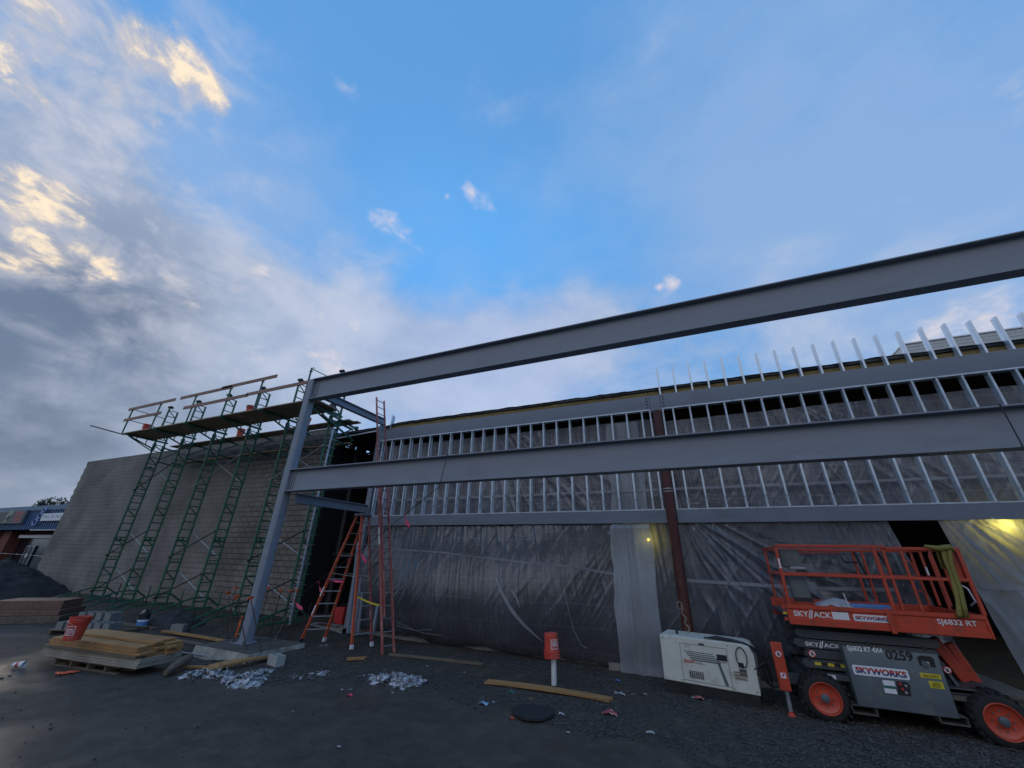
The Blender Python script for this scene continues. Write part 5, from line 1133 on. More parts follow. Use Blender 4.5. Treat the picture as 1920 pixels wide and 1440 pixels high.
# scissor arms, folded flat: stacked long beams
arms = MB(); ays = (LY+.22, LY+LW-.34)
AX0, AX1 = at(1502,1230,Y=LY+.2).x, at(1790,1245,Y=LY+.2).x
lev = [(.70,.83),(.845,.975),(.99,1.12),(1.135,1.265)]
for k, (za, zb) in enumerate(lev):
    for yy in ays:
        sh = .09*(k % 2)-.03*k; a0, a1 = AX0+sh, AX1-.16+sh*.5+.03*k
        arms.prism([(a0,za+.05),(a0+.06,za),(a1-.06,za),(a1,za+.06),(a1-.03,zb),(a0+.05,zb)], (0,yy,0), (1,0,0), (0,0,1), (0,.12,0)); ob('scissor_arm', arms, LIFTDK, lift, bevel=.006); arms = MB()
for xx in (AX0+.12, (AX0+AX1)/2, AX1-.3):
    for za, zb in lev[1:]: ob('pivot_pin', MB().ring_path([(xx,LY+.205,za),(xx,LY+LW-.2,za)], .03, 12), BLACKM, lift)
AF = LY+.219
z_a = lev[2][0]; s1 = text('SKY', (AX0+.16, AF, z_a+.03), U, W3, .062, DECALW, lift, w=.17, bold=.02); 
def skyjack(x, z, h, w, Y, par):
    """the maker's name: wide letters with two slashes leaning up between Y and J"""
    text('SKY', (x, Y, z), U, W3, h, DECALW, par, w=w*.40, bold=.02); text('ACK', (x+w*.53, Y, z), U, W3, h, DECALW, par, w=w*.47, bold=.02)
    sl_ = MB()
    for q in (0,1):
        o = x+w*(.385+.055*q); hh_ = h*(1.35 if q == 0 else 1.45)
        sl_.prism([(0,-.15*h if q else 0),(w*.035,-.15*h if q else 0),(w*.105,hh_),(w*.075,hh_)], (o,Y-.005,z), U, W3, (0,-.001,0))
    sl_.prism([(0,-.28*h),(w*.05,-.28*h),(w*.06,-.10*h),(0,-.10*h)], (x+w*.40,Y-.005,z), U, W3, (0,-.001,0))
    ob('logo_slash', sl_, DECALW, par, smooth=False)
bpy.data.objects.remove(s1)
sk1 = at(1512,1216,Y=AF); sk2 = at(1577,1216,Y=AF)
skyjack(sk1.x, lev[2][0]+.03, .062, sk2.x-sk1.x, AF, lift)
def no_touch(c, r, Y, par):
    c = Vector(c)
    ob('warning_disc', MB().lathe((c.x,Y,c.z), [(r,-.004),(r,.003)], axis=(0,-1,0), n=24), DECALR, par); ob('warning_face', MB().lathe((c.x,Y,c.z), [(r*.78,-.004),(r*.78,.005)], axis=(0,-1,0), n=24), DECALW, par)
    hd_ = MB().box(c.x-r*.28,c.x+r*.28,Y-.007,Y-.004,c.z-r*.45,c.z+r*.1)
    for q in range(4): hd_.box(c.x-r*.28+q*r*.15,c.x-r*.17+q*r*.15,Y-.007,Y-.004,c.z+r*.1,c.z+r*(.38+.1*(q in (1,2))))
    hd_.prism([(0,0),(r*.08,-r*.06),(r*.3,r*.22),(r*.2,r*.28)], (c.x+r*.26,Y-.007,c.z-r*.2), U, W3, (0,.003,0))
    ob('hand_sign', hd_, DECALK, par, smooth=False); ob('slash', MB().bar((c.x-r*.55,Y-.009,c.z+r*.55),(c.x+r*.55,Y-.009,c.z-r*.55),.004,r*.16,up=(1,0,1)), DECALR, par, smooth=False)
q = at(1524,1231,Y=AF); no_touch((q.x,0,lev[1][0]+.065), .055, AF, lift)
q = at(1776,1256,Y=AF); no_touch((q.x,0,lev[1][0]+.02), .05, AF, lift)
q = at(1530,1252,Y=AF)
for k in range(5): ob('hazard_stripe', MB().box(q.x+.09*k,q.x+.09*k+.088,AF-.003,AF+.002,lev[0][0]+.05,lev[0][0]+.095), DECALY if k % 2 == 0 else DECALK, lift, smooth=False)
q = at(1550,1270,Y=LY+.09); plate('sticker', (q.x,LY+.095,.60), U, W3, .13, .055, DECALW, lift)
# rear ledge, brackets and ladder at the right end
e0 = at(1772,1272,Y=LY+.3)
ob('end_shelf', MB().box(WB.x-.55, CX1+.12, LY+.10, LY+LW-.1, .60, .655), dust, lift, bevel=.006)
ob('hinge_arm', MB().bar((WB.x-.28,LY+.30,.66),(WB.x-.42,LY+.30,1.02),.11,.04), LIFTGRY, lift, bevel=.006)
ob('tilt_cylinder', MB().bar((WB.x+.02,LY+.75,.66),(WB.x-.22,LY+.75,1.22),.16,.16).bar((WB.x+.20,LY+.85,.60),(WB.x+.02,LY+.85,1.16),.10,.12), LIFTRED, lift, bevel=.012)
ob('tread_plate', MB().box(WB.x-.48,WB.x-.1,LY+.12,LY+.30,.50,.58), dust, lift, bevel=.006)
# outrigger at the left end
oa, ob_ = at(1443,1188,Y=LY+.02), at(1469,1344,Y=LY+.02)
og = ob('outrigger', MB().box(oa.x-.075+.05, oa.x+.085+.05, LY-.06, LY+.10, .38, 1.07), LIFTRED, lift, bevel=.012); ox = oa.x+.055
ob('hose_fitting', MB().box(ox-.09,ox+.06,LY-.05,LY+.09,1.075,1.10).ring_path([(ox-.05,LY,1.10),(ox-.05,LY,1.15),(ox+.03,LY,1.15),(ox+.03,LY,1.10)], .014, 6), BLACKM, og)
ob('ram', MB().lathe((ox+.01,LY+.02,.06), [(.032,0),(.032,.33)], n=14), ALU, og)
ob('foot_pad', MB().lathe((ox+.01,LY+.02,.0), [(.06,0),(.06,.05),(.035,.08),(.035,.10)], n=16), LIFTRED, og)
no_touch((ox, 0, .90), .055, LY-.061, og); plate('sticker', (ox-.035, LY-.061, .56), U, W3, .075, .075, DECALW, og); ob('arrow_mark', MB().box(ox-.02,ox+.01,LY-.067,LY-.0642,.58,.60).box(ox-.005,ox+.025,LY-.067,LY-.0642,.605,.625), DECALR, og, smooth=False)
ob('outrigger_beam', MB().bar((ox-.02,LY+.06,.55),(CX0+.3,LY+.4,.50),.12,.14), LIFTDK, og)
hs = MB()
for k in range(3): hs.ring_path([(ox-.1-.04*k,LY+.05,.95-.1*k),(ox-.28-.06*k,LY+.15,.6),(ox-.16,LY+.3,.33),(ox+.2,LY+.4,.42)], .012, 6)
ob('hydraulic_hose', hs, BLACKM, lift)
# platform
PY0, PY1 = LY+.03, LY+LW-.05; px0, px1 = at(1482,1172,Y=PY0).x, at(1853,1180,Y=PY0).x; pz0, pz1 = 1.345, 1.66
ob('platform_floor', MB().box(px0, px1, PY0+.03, PY1-.03, pz0+.10, pz0+.16), LIFTDK, lift, bevel=.005)
tb_ = MB().prism([(0,pz0),(-.018,pz0+.01),(-.018,pz0+.10),(0,pz0+.115),(0,pz0+.24),(-.02,pz0+.255),(-.02,pz1-pz0+pz0),(.025,pz1),(.025,pz0)], (px0,PY0,0), (0,1,0), (0,0,1), (px1-px0,0,0))
tbo = ob('side_skirt', tb_, LIFTRED, lift, smooth=False)
ob('side_skirt', MB().box(px0,px1,PY1-.03,PY1,pz0,pz1), LIFTRED, lift, bevel=.005)
ob('end_skirt', MB().box(px1+.002,px1+.035,PY0-.02,PY1,pz0,pz1), LIFTRED, lift, bevel=.005)
jx = at(1668,1160,Y=PY0).x
ob('slide_joint', MB().box(jx-.035,jx+.035,PY0-.045,PY0-.022,pz0-.02,pz1+.02), LIFTRED, lift, bevel=.006)
TP = PY0-.0005
SKF = PY0-.001
a_, b_ = at(1491,1162,Y=PY0), at(1561,1162,Y=PY0); skyjack(a_.x, pz0+.135, .085, b_.x-a_.x, SKF, tbo)
a_, b_ = at(1564,1167,Y=PY0), at(1590,1150,Y=PY0); plate('sticker', (a_.x, SKF, pz0+.125), U, W3, b_.x-a_.x, .11, DECALW, tbo)
a_, b_ = at(1603,1167,Y=PY0), at(1667,1155,Y=PY0); NW2 = b_.x-a_.x
pl_ = plate('name_board', (a_.x, SKF, pz0+.122), U, W3, NW2, .10, DECALW, tbo, r=.02); tx_ = text('SKYWORKS', (a_.x+.02, SKF, pz0+.145), U, W3, .055, DECALB, pl_, w=NW2-.04, bold=.045, shear=.12, lift=.005); upper_half(tx_, pl_)
a_, b_ = at(1761,1176,Y=PY0), at(1837,1182,Y=PY0); text('SJ6832 RT', (a_.x, SKF, pz0+.135), U, W3, .095, DECALW, tbo, w=b_.x-a_.x, bold=.015)
rz, mz = 2.60, 2.14
def post(x, y, za=pz1, zb=rz, w=.045, mat=LIFTRED): return ob('rail_post', MB().box(x-w/2,x+w/2,y-w/2,y+w/2,za,zb), mat, lift, bevel=.006)
nx = [at(1470,1083,Y=PY0).x-.02, at(1658,1090,Y=PY0).x, at(1675,1090,Y=PY0).x, at(1710,1092,Y=PY0).x, at(1821,1095,Y=PY0).x]
for k, x in enumerate(nx): post(x, PY0, w=.05 if k in (0,1,4) else .04)
fx_ = [at(1616,1095,Y=PY1).x, at(1634,1095,Y=PY1).x, nx[0]+.04, at(1745,1090,Y=PY1).x, at(1765,1090,Y=PY1).x, nx[4]]
for x in fx_: post(x, PY1, w=.04)
def rail(xa, xb, y, z, w=.05): return ob('guard_rail', MB().box(xa,xb,y-w/2,y+w/2,z-w/2,z+w/2), LIFTRED, lift, bevel=.008)
rail(nx[0], nx[2]+.03, PY0-.003, rz+.02, .055); rail(nx[2]+.032, nx[4]+.02, PY0, rz-.005, .048)
rail(nx[0], nx[4]+.02, PY0-.004, mz, .045)
rail(nx[0]+.02, nx[4], PY1, rz, .05); rail(nx[0]+.02, nx[4], PY1, mz, .045)
for x in (nx[0], nx[4]):
    for z in (rz, mz): ob('guard_rail', MB().box(x-.022,x+.022,PY0+.026,PY1-.026,z-.022,z+.022), LIFTRED, lift, bevel=.006)
gt_ = ob('gate_panel', MB().box(nx[4]-.13,nx[4]-.026,PY0+.03,PY0+.06,rz-.50,rz-.02), LIFTRED, lift, bevel=.008)
for yy in (PY0+.45, PY0+.80): ob('gate_bar', MB().ring_path([(nx[4]-.06,yy,pz1),(nx[4]-.06,yy,rz-.1),(nx[4]-.03,yy,rz-.03)], .02, 8), LIFTRED, lift)
ob('grab_handle', MB().ring_path([(nx[4]-.14,PY0+.02,mz-.06),(nx[4]-.08,PY0-.03,mz-.12),(nx[4]-.05,PY0-.03,mz-.30),(nx[4]-.10,PY0+.02,mz-.36)], .014, 8), ALU, lift)
ob('grab_handle', MB().ring_path([(nx[3]+.55,PY1-.03,mz+.30),(nx[3]+.65,PY1-.08,mz+.26),(nx[3]+.70,PY1-.08,mz-.20),(nx[3]+.62,PY1-.03,mz-.26)], .016, 8), LIFTRED, lift)
ob('gas_strut', MB().ring_path([(nx[1]+.06,PY0+.10,rz-.05),(nx[1]+.20,PY0+.10,mz+.05)], .02, 8), BLACKM, lift)
ob('gas_strut', MB().ring_path([(fx_[0]+.02,PY1-.06,rz-.02),(fx_[0]+.12,PY1-.06,mz-.10)], .022, 8).ring_path([(fx_[0]-.22,PY1-.06,rz-.12),(fx_[0]-.20,PY1-.06,rz-.22),(fx_[0]+.02,PY1-.06,rz-.22)], .018, 8), BLACKM, lift)
ln_ = MB()
for k in range(26): x = nx[0]+.35+.04*k; ln_.box(x,x+.018,PY1-.03,PY1-.028,rz-.075,rz-.026)
ob('rail_netting', ln_, LIFTRED, lift, smooth=False)
cb1 = ob('control_box', MB().box(nx[0]+.06,nx[0]+.36,PY0+.08,PY0+.22,rz-.34,rz-.04), LIFTGRY, lift, bevel=.015); ob('latch', MB().box(nx[0]+.17,nx[0]+.40,PY0+.05,PY0+.075,rz-.37,rz-.33), ALU, cb1, bevel=.004)
cb2 = ob('manual_box', MB().box(nx[0]+.10,nx[0]+.38,PY0+.08,PY0+.20,mz-.40,mz-.03), LIFTGRY, lift, bevel=.02); ob('box_lip', MB().box(nx[0]+.10,nx[0]+.39,PY0+.07,PY0+.078,mz-.44,mz-.37), BLACKM, cb2)
plate('sticker', (nx[0]-.015, PY0-.026, rz-.36), U, W3, .03, .16, DECALW, lift); plate('sticker', (fx_[3]-.015, PY1-.022, rz-.42), U, W3, .03, .14, DECALW, lift)
cl_ = MB()
for z in (1.5,1.58,1.40): cl_.box(px0-.06,px0-.01,PY0-.0,PY0+.06,z,z+.05)
ob('pin_bracket', cl_, LIFTRED, lift, bevel=.004); plate('sticker', (px0-.07, PY0-.002, 1.50), U, W3, .06, .03, DECALY, lift)
wc = MB(); wc.ring_path([(nx[0]-.03,PY0,rz-.6),(nx[0]-.07,PY0,mz-.1),(nx[0]-.05,PY0,mz-.35),(nx[0],PY0,pz1+.05)], .006, 6); ob('lanyard', wc, LIFTRED, lift)
# things left on the lift
def strap(pts, w, lab):
    mb = MB(); pts = [Vector(p) for p in pts]; vs = []
    for i, p in enumerate(pts): vs += [p+Vector((-w/2,0,0)), p+Vector((w/2,.01,0))]
    mb.add(vs, [(2*i,2*i+1,2*i+3,2*i+2) for i in range(len(pts)-1)]); o = ob('lifting_strap', mb, YELSTR, fixn=False, sharp=180); sm = o.modifiers.new('sol','SOLIDIFY'); sm.thickness = .012; tag(o, lab, 'strap', 'yellow straps on the lift rail')
sx_ = at(1768,1040,Y=PY0).x
def px_s(pts, Y): return [at(u,v,Y=Y) for u,v in pts]
strap([(sx_-.02,PY0+.05,rz-.3),(sx_-.01,PY0+.035,rz+.03)]+[Vector((p.x, PY0-.04+.012*math.sin(k), p.z)) for k, p in enumerate(px_s([(1769,1028),(1775,1050),(1786,1075),(1792,1100),(1797,1125),(1799,1150),(1801,1158)], PY0-.04))], .085, 'yellow lifting strap over the top rail hanging straight to the platform skirt')
strap([(sx_+.07,PY0+.05,rz-.3),(sx_+.08,PY0+.035,rz+.03)]+[Vector((p.x, PY0-.05+.012*math.sin(k), p.z)) for k, p in enumerate(px_s([(1780,1028),(1784,1055),(1793,1080),(1801,1105),(1806,1130),(1812,1157)], PY0-.05))], .055, 'narrower yellow lifting strap twisting beside the first on the lift')
kn = MB(); kn.ring_path([(sx_-.20,PY0-.02,rz+.04),(sx_-.05,PY0-.05,rz-.0),(sx_+.1,PY0-.05,rz+.03),(sx_+.16,PY0,rz-.03)], [.02,.045,.04,.02], 8); tag(ob('lifting_strap', kn, YELSTR), 'knotted end of yellow strap wrapped on the lift top rail', 'strap', 'yellow straps on the lift rail')
rg_ = MB(); bx3 = at(1565,1137,Y=PY0+.4).x; rg_.grid(14, 10, lambda a, b: (bx3-.26+.6*a, PY0+.25+.4*b, 1.64+.12*math.sin(a*3.1)*math.sin(b*3.1)+.05*fbm(a*5,b*5,4)))
tag(ob('white_rag', rg_, PAPER, fixn=False), 'crumpled white rag lying on the lift platform', 'rag')
bx4 = at(1630,1142,Y=PY0+.35).x; tag(ob('blue_case', MB().box(bx4-.25,bx4+.28,PY0+.25,PY0+.50,1.515,1.70), BLUEPL, bevel=.015), 'blue case lying on the lift platform behind the skirt', 'case')
tag(ob('steel_rod', MB().tube((bx4-.28,PY0+.3,1.55),(bx4-.33,PY0+.25,1.86),.01), DECALW), 'thin white rod standing on the lift platform beside the blue case', 'rod')
# ---------------------------------------------------------------- row of shops far left
SYY = 18.0
sb = thing('shop_building', (-62, 21, 0), 'distant shop building with blue ribbed canopy at the far left', 'building')
s_l, s_r = -84.0, -44.0
z_top = at(60,950,Y=SYY).z; 
BLUEM = pm('blue_ribbed_metal', (.035,.085,.20), rough=.5, var=.15); BLUEC = pm('blue_cap_metal', (.10,.16,.25), rough=.5, var=.1); BRICK = pm('red_brick', (.16,.05,.035), rough=.9, var=.4, scale=14)
GLASS = pm('dark_shop_glass', (.012,.016,.020), rough=.15, var=.1)
z_cap = at(60,950,Y=SYY).z; z_fas = at(60,958,Y=SYY).z; z_bot = at(40,993,Y=SYY).z
ob('wall', MB().box(s_l,s_r,SYY+1.6,SYY+10,-.1,z_fas), BRICK, sb, smooth=False)
fc = MB(); n = 0; x = s_l
while x < s_r: fc.box(x,x+.26,SYY-.05,SYY+.02,z_bot,z_fas).box(x+.26,x+.5,SYY+.021,SYY+.06,z_bot,z_fas); x += .5
ob('canopy_fascia', fc, BLUEM, sb, smooth=False); ob('canopy_cap', MB().box(s_l,s_r,SYY-.12,SYY+1.9,z_fas+.01,z_cap+.02), BLUEC, sb, smooth=False)
ob('canopy_soffit', MB().box(s_l,s_r,SYY+.07,SYY+1.59,z_bot-.02,z_bot+.02), DARK, sb); ob('gutter', MB().box(at(12,1003,Y=SYY).x,s_r,SYY+.9,SYY+1.1,z_bot-.75,z_bot-.45), DECALW, sb, bevel=.03)
ob('canopy_trim', MB().box(at(60,990,Y=SYY).x,s_r,SYY-.08,SYY-.052,z_bot-.10,z_bot), ALU, sb)
wx0 = at(30,1030,Y=SYY+1.59).x
wdw = ob('shop_window', MB().box(wx0,s_r,SYY+1.50,SYY+1.59,.0,z_bot-.4), GLASS, sb, smooth=False)
px_d = at(48,1040,Y=SYY+1.4).x
dr = ob('door', MB().box(px_d-.5,px_d+1.3,SYY+1.42,SYY+1.49,.0,2.2), GLASS, sb); fr_ = MB()
for xx in (px_d-.5, px_d+.4, px_d+1.3): fr_.box(xx-.05,xx+.05,SYY+1.36,SYY+1.418,0,2.3)
fr_.box(px_d-.45,px_d+1.25,SYY+1.36,SYY+1.418,2.2,2.3); ob('door_frame', fr_, ALU, dr, smooth=False); plate('notice', (px_d+.1,SYY+1.36,1.2), (1,0,0), (0,0,1), .3, .35, DECALW, dr)
ob('brick_pier', MB().box(at(-8,1040,Y=SYY+.8).x,at(16,1020,Y=SYY+.8).x,SYY+.6,SYY+1.49,-.1,z_bot-.05), BRICK, sb, smooth=False)
def sgn(u0, v0, u1, v1): a, b = at(u0,v0,Y=SYY-.2), at(u1,v1,Y=SYY-.2); return a.x, b.x, a.z, b.z
xa, xb, za, zb = sgn(-22,983,54,956)
sg = thing('shop_sign', ((xa+xb)/2, SYY-.15, za), 'dark framed shop sign with red letters on the blue canopy', 'sign')
ob('sign_box', MB().box(xa,xb,SYY-.30,SYY-.06,za,zb), pm('sign_frame',(.12,.13,.14),rough=.5), sg, bevel=.03); ob('sign_face', MB().box(xa+.15,xb-.25,SYY-.312,SYY-.302,za+.15,zb-.15), pm('sign_dark',(.07,.055,.05),rough=.5,var=.4), sg)
xm = at(27,968,Y=SYY-.31).x; REDL = pm('red_letters',(.50,.07,.05),rough=.5)
for w_, zz in (('HALF',.56),('TIME',.14)): text(w_, (xm+.1, SYY-.312, za+(zb-za)*zz), (1,0,0), (0,0,1), (zb-za)*.30, REDL, sg, w=xb-.5-xm, bold=.04)
xe = at(12,970,Y=SYY-.31).x; lf = MB()
for k, (dx, dz, a) in enumerate(((.3,.75,40),(.7,.55,55),(.45,.35,35))): c = Vector((xe+dx, SYY-.315, za+(zb-za)*dz)); lf.obox(c, (1.1,.006,.28), Matrix.Rotation(R(-a),3,'Y'))
ob('sign_emblem', lf, pm('pale_green_emblem',(.35,.42,.26),rough=.5,var=.4), sg, smooth=False)
xa, xb, za, zb = sgn(74,977,150,960)
s2 = thing('shop_sign', ((xa+xb)/2, SYY-.15, za), 'white shop sign with blue letters beside the block wall end', 'sign')
ob('sign_face', MB().box(xa,xb,SYY-.20,SYY-.10,za,zb), DECALW, s2, bevel=.02); text('Tax & Accounting', (xa+.35, SYY-.20, za+(zb-za)*.3), (1,0,0), (0,0,1), (zb-za)*.45, pm('slate_blue_letters',(.10,.16,.30),rough=.5), s2, w=(xb-xa)*1.0-.5, bold=.0)
xq = at(65,972,Y=SYY-.2).x; em = MB()
for cx, cz, r in ((.55,.35,.34),(.95,.95,.30),(1.3,1.45,.26)): em.ring_path([(xq+cx+r*math.cos(a)*1.3, SYY-.22, za-.45+cz+r*math.sin(a)*.8) for a in [k*math.pi/8 for k in range(17)]], .07, 6)
ob('sign_emblem', em, pm('pale_blue_emblem',(.22,.32,.55),rough=.5), s2)
# tree top behind the shops
tr = at(102,941,Y=30); tt = thing('tree', (tr.x, 30, 0), 'dark tree top showing over the shop roof', 'tree')
trunk = MB(); trunk.ring_path([(tr.x,30,0),(tr.x+.2,30,4),(tr.x,30.1,tr.z)], [.35,.25,.08], 8)
for k in range(7): a = k*.9; trunk.ring_path([(tr.x+.1,30,tr.z-3+.35*k),(tr.x+1.6*math.cos(a),30+1.6*math.sin(a),tr.z-1.6+.3*k)], [.08,.02], 5)
ob('trunk', trunk, RUST, tt); cr = MB(); rr_ = random.Random(5)
for k in range(1500):
    a, b, r = rr_.uniform(0,6.28), rr_.uniform(-1,1), rr_.random()**.4; c = Vector((tr.x+2.3*r*math.cos(a)*(1-b*b)**.5*(1+.3*math.sin(3*a)), 30+2.3*r*math.sin(a)*(1-b*b)**.5, tr.z-1.0+1.5*b*r+.4*math.sin(a*4)))
    s = rr_.uniform(.08,.22); d1 = Vector((rr_.uniform(-1,1),rr_.uniform(-1,1),rr_.uniform(-1,1))).normalized(); d2 = d1.orthogonal().normalized(); cr.add([c-d1*s,c+d2*s*.5,c+d1*s,c-d2*s*.5], [(0,1,2,3)])
ob('crown', cr, pm('dark_foliage',(.03,.045,.025),rough=.8,var=.5), tt, smooth=False, fixn=False)
wy = at(0,1037,Y=13); pipe([(wy.x-3,13,wy.z+.02),(WX0-.2,12,wy.z-.05)], .010, SCAFG, 'site_wire', 'thin wire stretched past the shops at the far left', 'wire')
# ---------------------------------------------------------------- crumpled film and litter
def crumple(u, v, w, d, h, lab, mat=PAPER, seed=0, yaw=0.0, cat='plastic scrap', name='crumpled_plastic', group='crumpled white plastic along the gravel edge', res=46):
    c = gp(u, v); ca, sa = math.cos(yaw), math.sin(yaw)
    def f(a, b):
        x, y = (a-.5)*w, (b-.5)*d; e = math.sin(a*math.pi)**.6*math.sin(b*math.pi)**.6
        nx_, ny_, nz_ = fbm(a*8*w+seed, b*8*d, seed, 5), fbm(a*8*w, b*8*d+seed, seed+4, 5), fbm(a*9*w+seed, b*9*d, seed+8, 5)
        x += .28*nx_*min(w, .45); y += .34*ny_*min(d, .45); X_, Y_ = c.x+x*ca-y*sa, c.y+x*sa+y*ca
        return (X_, Y_, gz(X_, Y_)-.045+e*h*(.22+.42*abs(nz_)+.30*abs(nx_)))
    mb = MB(); mb.grid(int(res*max(1,w/d*.6)), res, f); return tag(ob(name, mb, mat, sharp=180, fixn=False), lab, cat, group)
FILM = pm('dirty_white_film', (.44,.45,.48), rough=.5, var=.4, scale=14, stain=(.06,.055,.05), stain_amt=.9, stain_scale=6)
_nt = FILM.node_tree; _b = _nt.nodes['Principled BSDF']; _tc = _nt.nodes.new('ShaderNodeTexCoord'); _n = _nt.nodes.new('ShaderNodeTexNoise'); _nt.links.new(_tc.outputs['Object'], _n.inputs['Vector'])
_n.inputs['Scale'].default_value = 4.5; _n.inputs['Detail'].default_value = 6; _n.inputs['Roughness'].default_value = .7; _r = _nt.nodes.new('ShaderNodeMapRange'); _nt.links.new(_n.outputs['Fac'], _r.inputs[0])
_r.inputs[1].default_value = .47; _r.inputs[2].default_value = .50; _nt.links.new(_r.outputs[0], _b.inputs['Alpha'])     # torn, holed film
crumple(398,1268, 1.25,.5,.30, 'long dirty white heap of film just right of the lumber stack', FILM, 1, .35)
crumple(458,1279, .9,.55,.30, 'grey tangled film heap in front of the split timber', FILM, 2, .3)
crumple(487,1262, .55,.40,.25, 'small white film heap beside the pale concrete block', FILM, 3, .5)
crumple(745,1277,  1.25,.60,.34, 'biggest heap of crumpled white film in front of the tall ladder', FILM, 4, .2)
crumple(768,1283, .65,.45,.30, 'right end clump of the big white film heap', FILM, 5, .9)
crumple(690,1268, .8,.35,.15, 'low white film trail left of the big heap', FILM, 6, .25)
crumple(605,1263, .7,.35,.16, 'grey white film scrap in the middle of the gravel edge', FILM, 7, .3)
crumple(560,1268, .7,.3,.13, 'thin dirty film scrap between the white heaps', FILM, 8, .2)
crumple(640,1292, .45,.26,.12, 'small film scrap lying out on the asphalt by itself', FILM, 9, .4)
crumple(452,1292, .28,.16,.08, 'white plastic bag lying below the tangled film heap', PAPER, 10, .2)
crumple(849,1234, .55,.30,.10, 'white film scrap beside the long thin board', FILM, 11, .2)
crumple(893,1238, .3,.2,.09, 'small white scrap at the end of the long thin board', FILM, 12, .1)
crumple(612,1210, .35,.3,.16, 'pale film bunched at the foot of the step ladder', FILM, 13, .2)
crumple(560,1206, .55,.4,.12, 'grey film gathered round the left foot of the step ladder', FILM, 14, .2)
crumple(462,1190, .35,.45,.35, 'pale torn cardboard leaning behind the footing', FILM, 15, .7)
crumple(283,1275, .42,.18,.05, 'pale film flattened beside the lumber stack', FILM, 16, .2)
ls = [(906,1322,.16,'blue and white wrapper beside the round cover',pm('pale_blue_wrapper',(.22,.36,.55),rough=.5,var=.5,scale=20,stain=(.6,.6,.62),stain_amt=.8,stain_scale=9)),(925,1318,.06,'tiny white scrap right of the blue wrapper',PAPER),(1145,1341,.22,'red and white wrapper on the gravel below the board end',pm('red_white_wrapper',(.34,.07,.065),rough=.5,var=.4,scale=20,stain=(.5,.48,.47),stain_amt=.9,stain_scale=9)),(1162,1303,.20,'clear plastic scrap at the right tip of the long board',FILM),
      (1158,1278,.11,'blue scrap of litter right of the white pipe',BLUEPL),(1311,1311,.16,'red litter lying in front of the generator base',pm('red_white_wrapper',(.34,.07,.065))),(1220,1376,.10,'thin white sliver on the gravel, lower right',PAPER),(1300,1310,.07,'white scrap by the generator base',PAPER),
      (635,1402,.05,'white fleck on the open asphalt, nearest the camera',PAPER),(656,1305,.10,'small pink scrap on the asphalt',PINK),(1187,1303,.05,'white fleck right of the long board',PAPER),(1210,1303,.06,'white sliver between board and generator',PAPER),
      (958,1300,.13,'greenish scrap just below the long board',DECALG),(995,1312,.06,'brown scrap below the long board',LUMBER),(1053,1341,.09,'curled white strip on the gravel below the long board',PAPER),(356,1242,.14,'clear bottle shaped scrap near the steel rod',FILM),
      (30,1106,.28,'white scrap stuck on the black soil heap',PAPER),(870,1262,.05,'white fleck on the dirt below the plastic sheet',PAPER),(800,1250,.05,'pale fleck on the dirt right of the tall ladder',PAPER),(548,1335,.04,'grey fleck on the open asphalt',PAPER),
      (735,1300,.05,'white fleck at the gravel edge',PAPER),(1065,1375,.05,'white pebble like scrap at the lower gravel edge',PAPER),(960,1348,.07,'orange scrap at the left rim of the round cover',ORANGE)]
for k, (u, v, s, lab, m) in enumerate(ls): 
    c = gp(u, v); 
    if v == 1106: c = Vector((-26.2, 7.4, .62)); 
    s *= .8; mb = MB(); mb.grid(7, 5, lambda a, b: (c.x+s*(a-.5)*1.3+s*.25*fbm(a*4,b*3,k), c.y+s*(b-.5)*.8+s*.25*fbm(a*3,b*4,k+5), c.z+.008+s*.35*abs(fbm(a*4,b*4,k+9))+s*.15*math.sin(a*3.1)))
    tag(ob('paper_scrap', mb, m, smooth=False, fixn=False), lab, 'litter')
cpp = gp(33,1253); t = thing('paper_cup', cpp, 'white paper cup lying on its side on the asphalt', 'cup'); cd = Vector((.85,.5,.06)).normalized()
ob('cup_wall', MB().lathe(cpp+Vector((-.09,-.05,.055)), [(.038,0),(.055,.19),(.059,.195),(.052,.19),(.034,.01)], axis=cd, n=20), DECALW, t); ob('print_band', MB().lathe(cpp+Vector((-.09,-.05,.055))+cd*.06, [(.0440,0),(.0490,.05)], axis=cd, n=20, caps=False), DECALR, t)
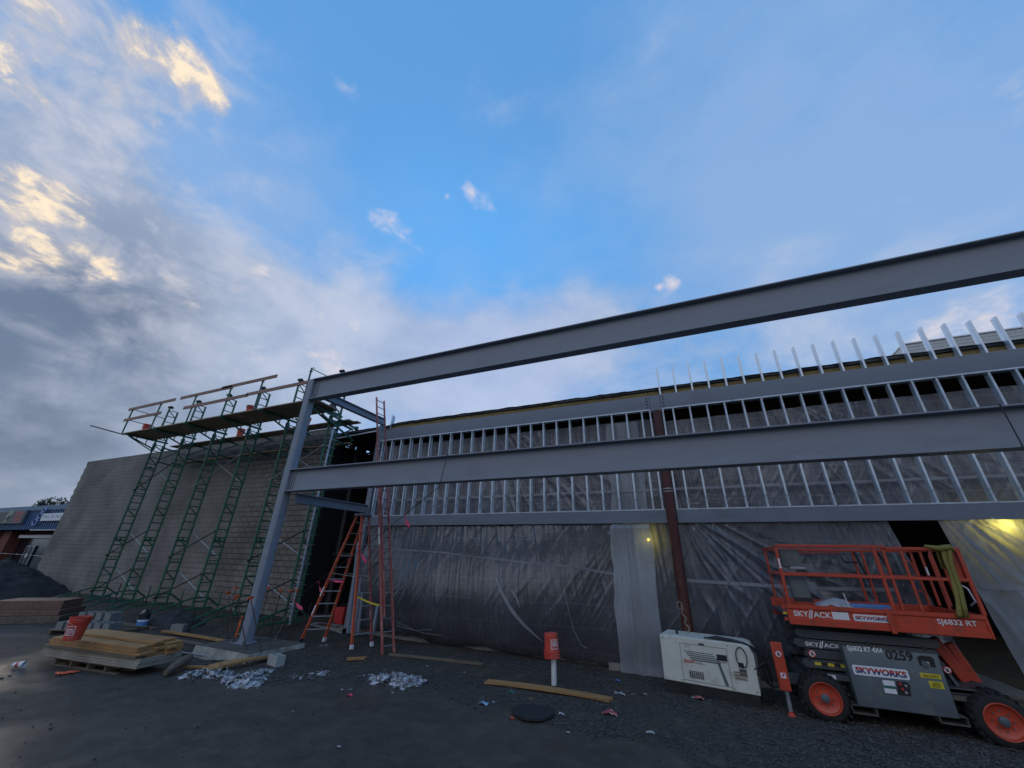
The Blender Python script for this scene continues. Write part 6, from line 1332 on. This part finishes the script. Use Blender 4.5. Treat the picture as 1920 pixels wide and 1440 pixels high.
for k, (u, v, lab) in enumerate(((113,1265,'left orange work glove on the asphalt by the pallet'),(130,1263,'right orange work glove under the edge of the lumber pallet'))):
    c = gp(u, v); t = MB(); M = Matrix.Translation(c+Vector((0,0,.025))) @ Matrix.Rotation(.4+.9*k, 4, 'Z')
    pm_ = MB().lathe((0,0,0), [(.035,-.09),(.045,-.03),(.048,.02),(.035,.06),(.01,.075)], axis=(1,0,0), n=12)
    for q, (y, l) in enumerate(((-.035,.07),(-.012,.09),(.012,.085),(.034,.065))): pm_.ring_path([(.05,y,0),(.06+l*.5,y*1.3,.012),(.05+l,y*1.5,-.004)], [.014,.013,.008], 8)
    pm_.ring_path([(-.01,-.04,0),(.03,-.08,.01),(.06,-.10,0)], [.016,.014,.009], 8)
    pm_.v = [(x, y, z*.5) for x, y, z in pm_.v]; tag(ob('work_glove', pm_.xf(M), ORANGE), lab, 'glove', 'orange work gloves')
# ---------------------------------------------------------------- loose stones: one mass nobody could count
def stones(n, name, mat, smin, smax, region, seed, dens=1.0):
    rg = np.random.default_rng(seed); P = []; tries = 0
    base = np.array([(1,0,0),(-1,0,0),(0,1,0),(0,-1,0),(0,0,.7),(0,0,-.7),(.6,.6,.35),(-.6,.6,.3),(.6,-.6,.3),(-.6,-.6,.35)], float)
    fcs = [(0,6,4),(6,2,4),(2,7,4),(7,1,4),(1,9,4),(9,3,4),(3,8,4),(8,0,4),(0,5,2),(2,5,1),(1,5,3),(3,5,0),(0,2,6),(2,1,7),(1,3,9),(3,0,8)]
    V, F = [], []
    while len(P) < n and tries < n*12:
        tries += 1; u, v = rg.uniform(*region[:2]), rg.uniform(*region[2:]); p = at(u, v, Z=0)
        if p.y > 10.95 or p.x < -24 or p.y < 2: continue
        if rg.random() > .008+.99*gravel(p.x, p.y)*(.25+.75*sstep(-.15,.2,fbm(p.x*.6,p.y*.6,12)+.25*sstep(-6,-2,p.x))): continue
        P.append(p); s = smin+(smax-smin)*rg.random()**2.5; s *= min(1.6, max(.8, p.length/7))
        q = base*(rg.uniform(.7,1.3,(10,1)))*np.array([rg.uniform(.7,1.3), rg.uniform(.6,1.1), rg.uniform(.5,.9)])*s; a = rg.uniform(0,6.28); c_, s_ = math.cos(a), math.sin(a)
        z = gz(p.x, p.y); o = len(V)
        V += [(p.x+x*c_-y*s_, p.y+x*s_+y*c_, z+zz+s*.25) for x, y, zz in q]; F += [tuple(o+i for i in f) for f in fcs]
    mb = MB(); mb.v = V; mb.f = F; return tag(ob(name, mb, mat, smooth=False, fixn=False), kind='stuff')
GRV = pm('crushed_stone', (.058,.055,.053), rough=.8, var=.75, scale=11, stain=(.12,.115,.11), stain_amt=.6, stain_scale=7)
s_ = stones(26000, 'gravel', GRV, .006, .022, (-40,1960,1165,1460), 3); tag(s_, 'loose crushed stone strewn over the dirt', 'gravel')
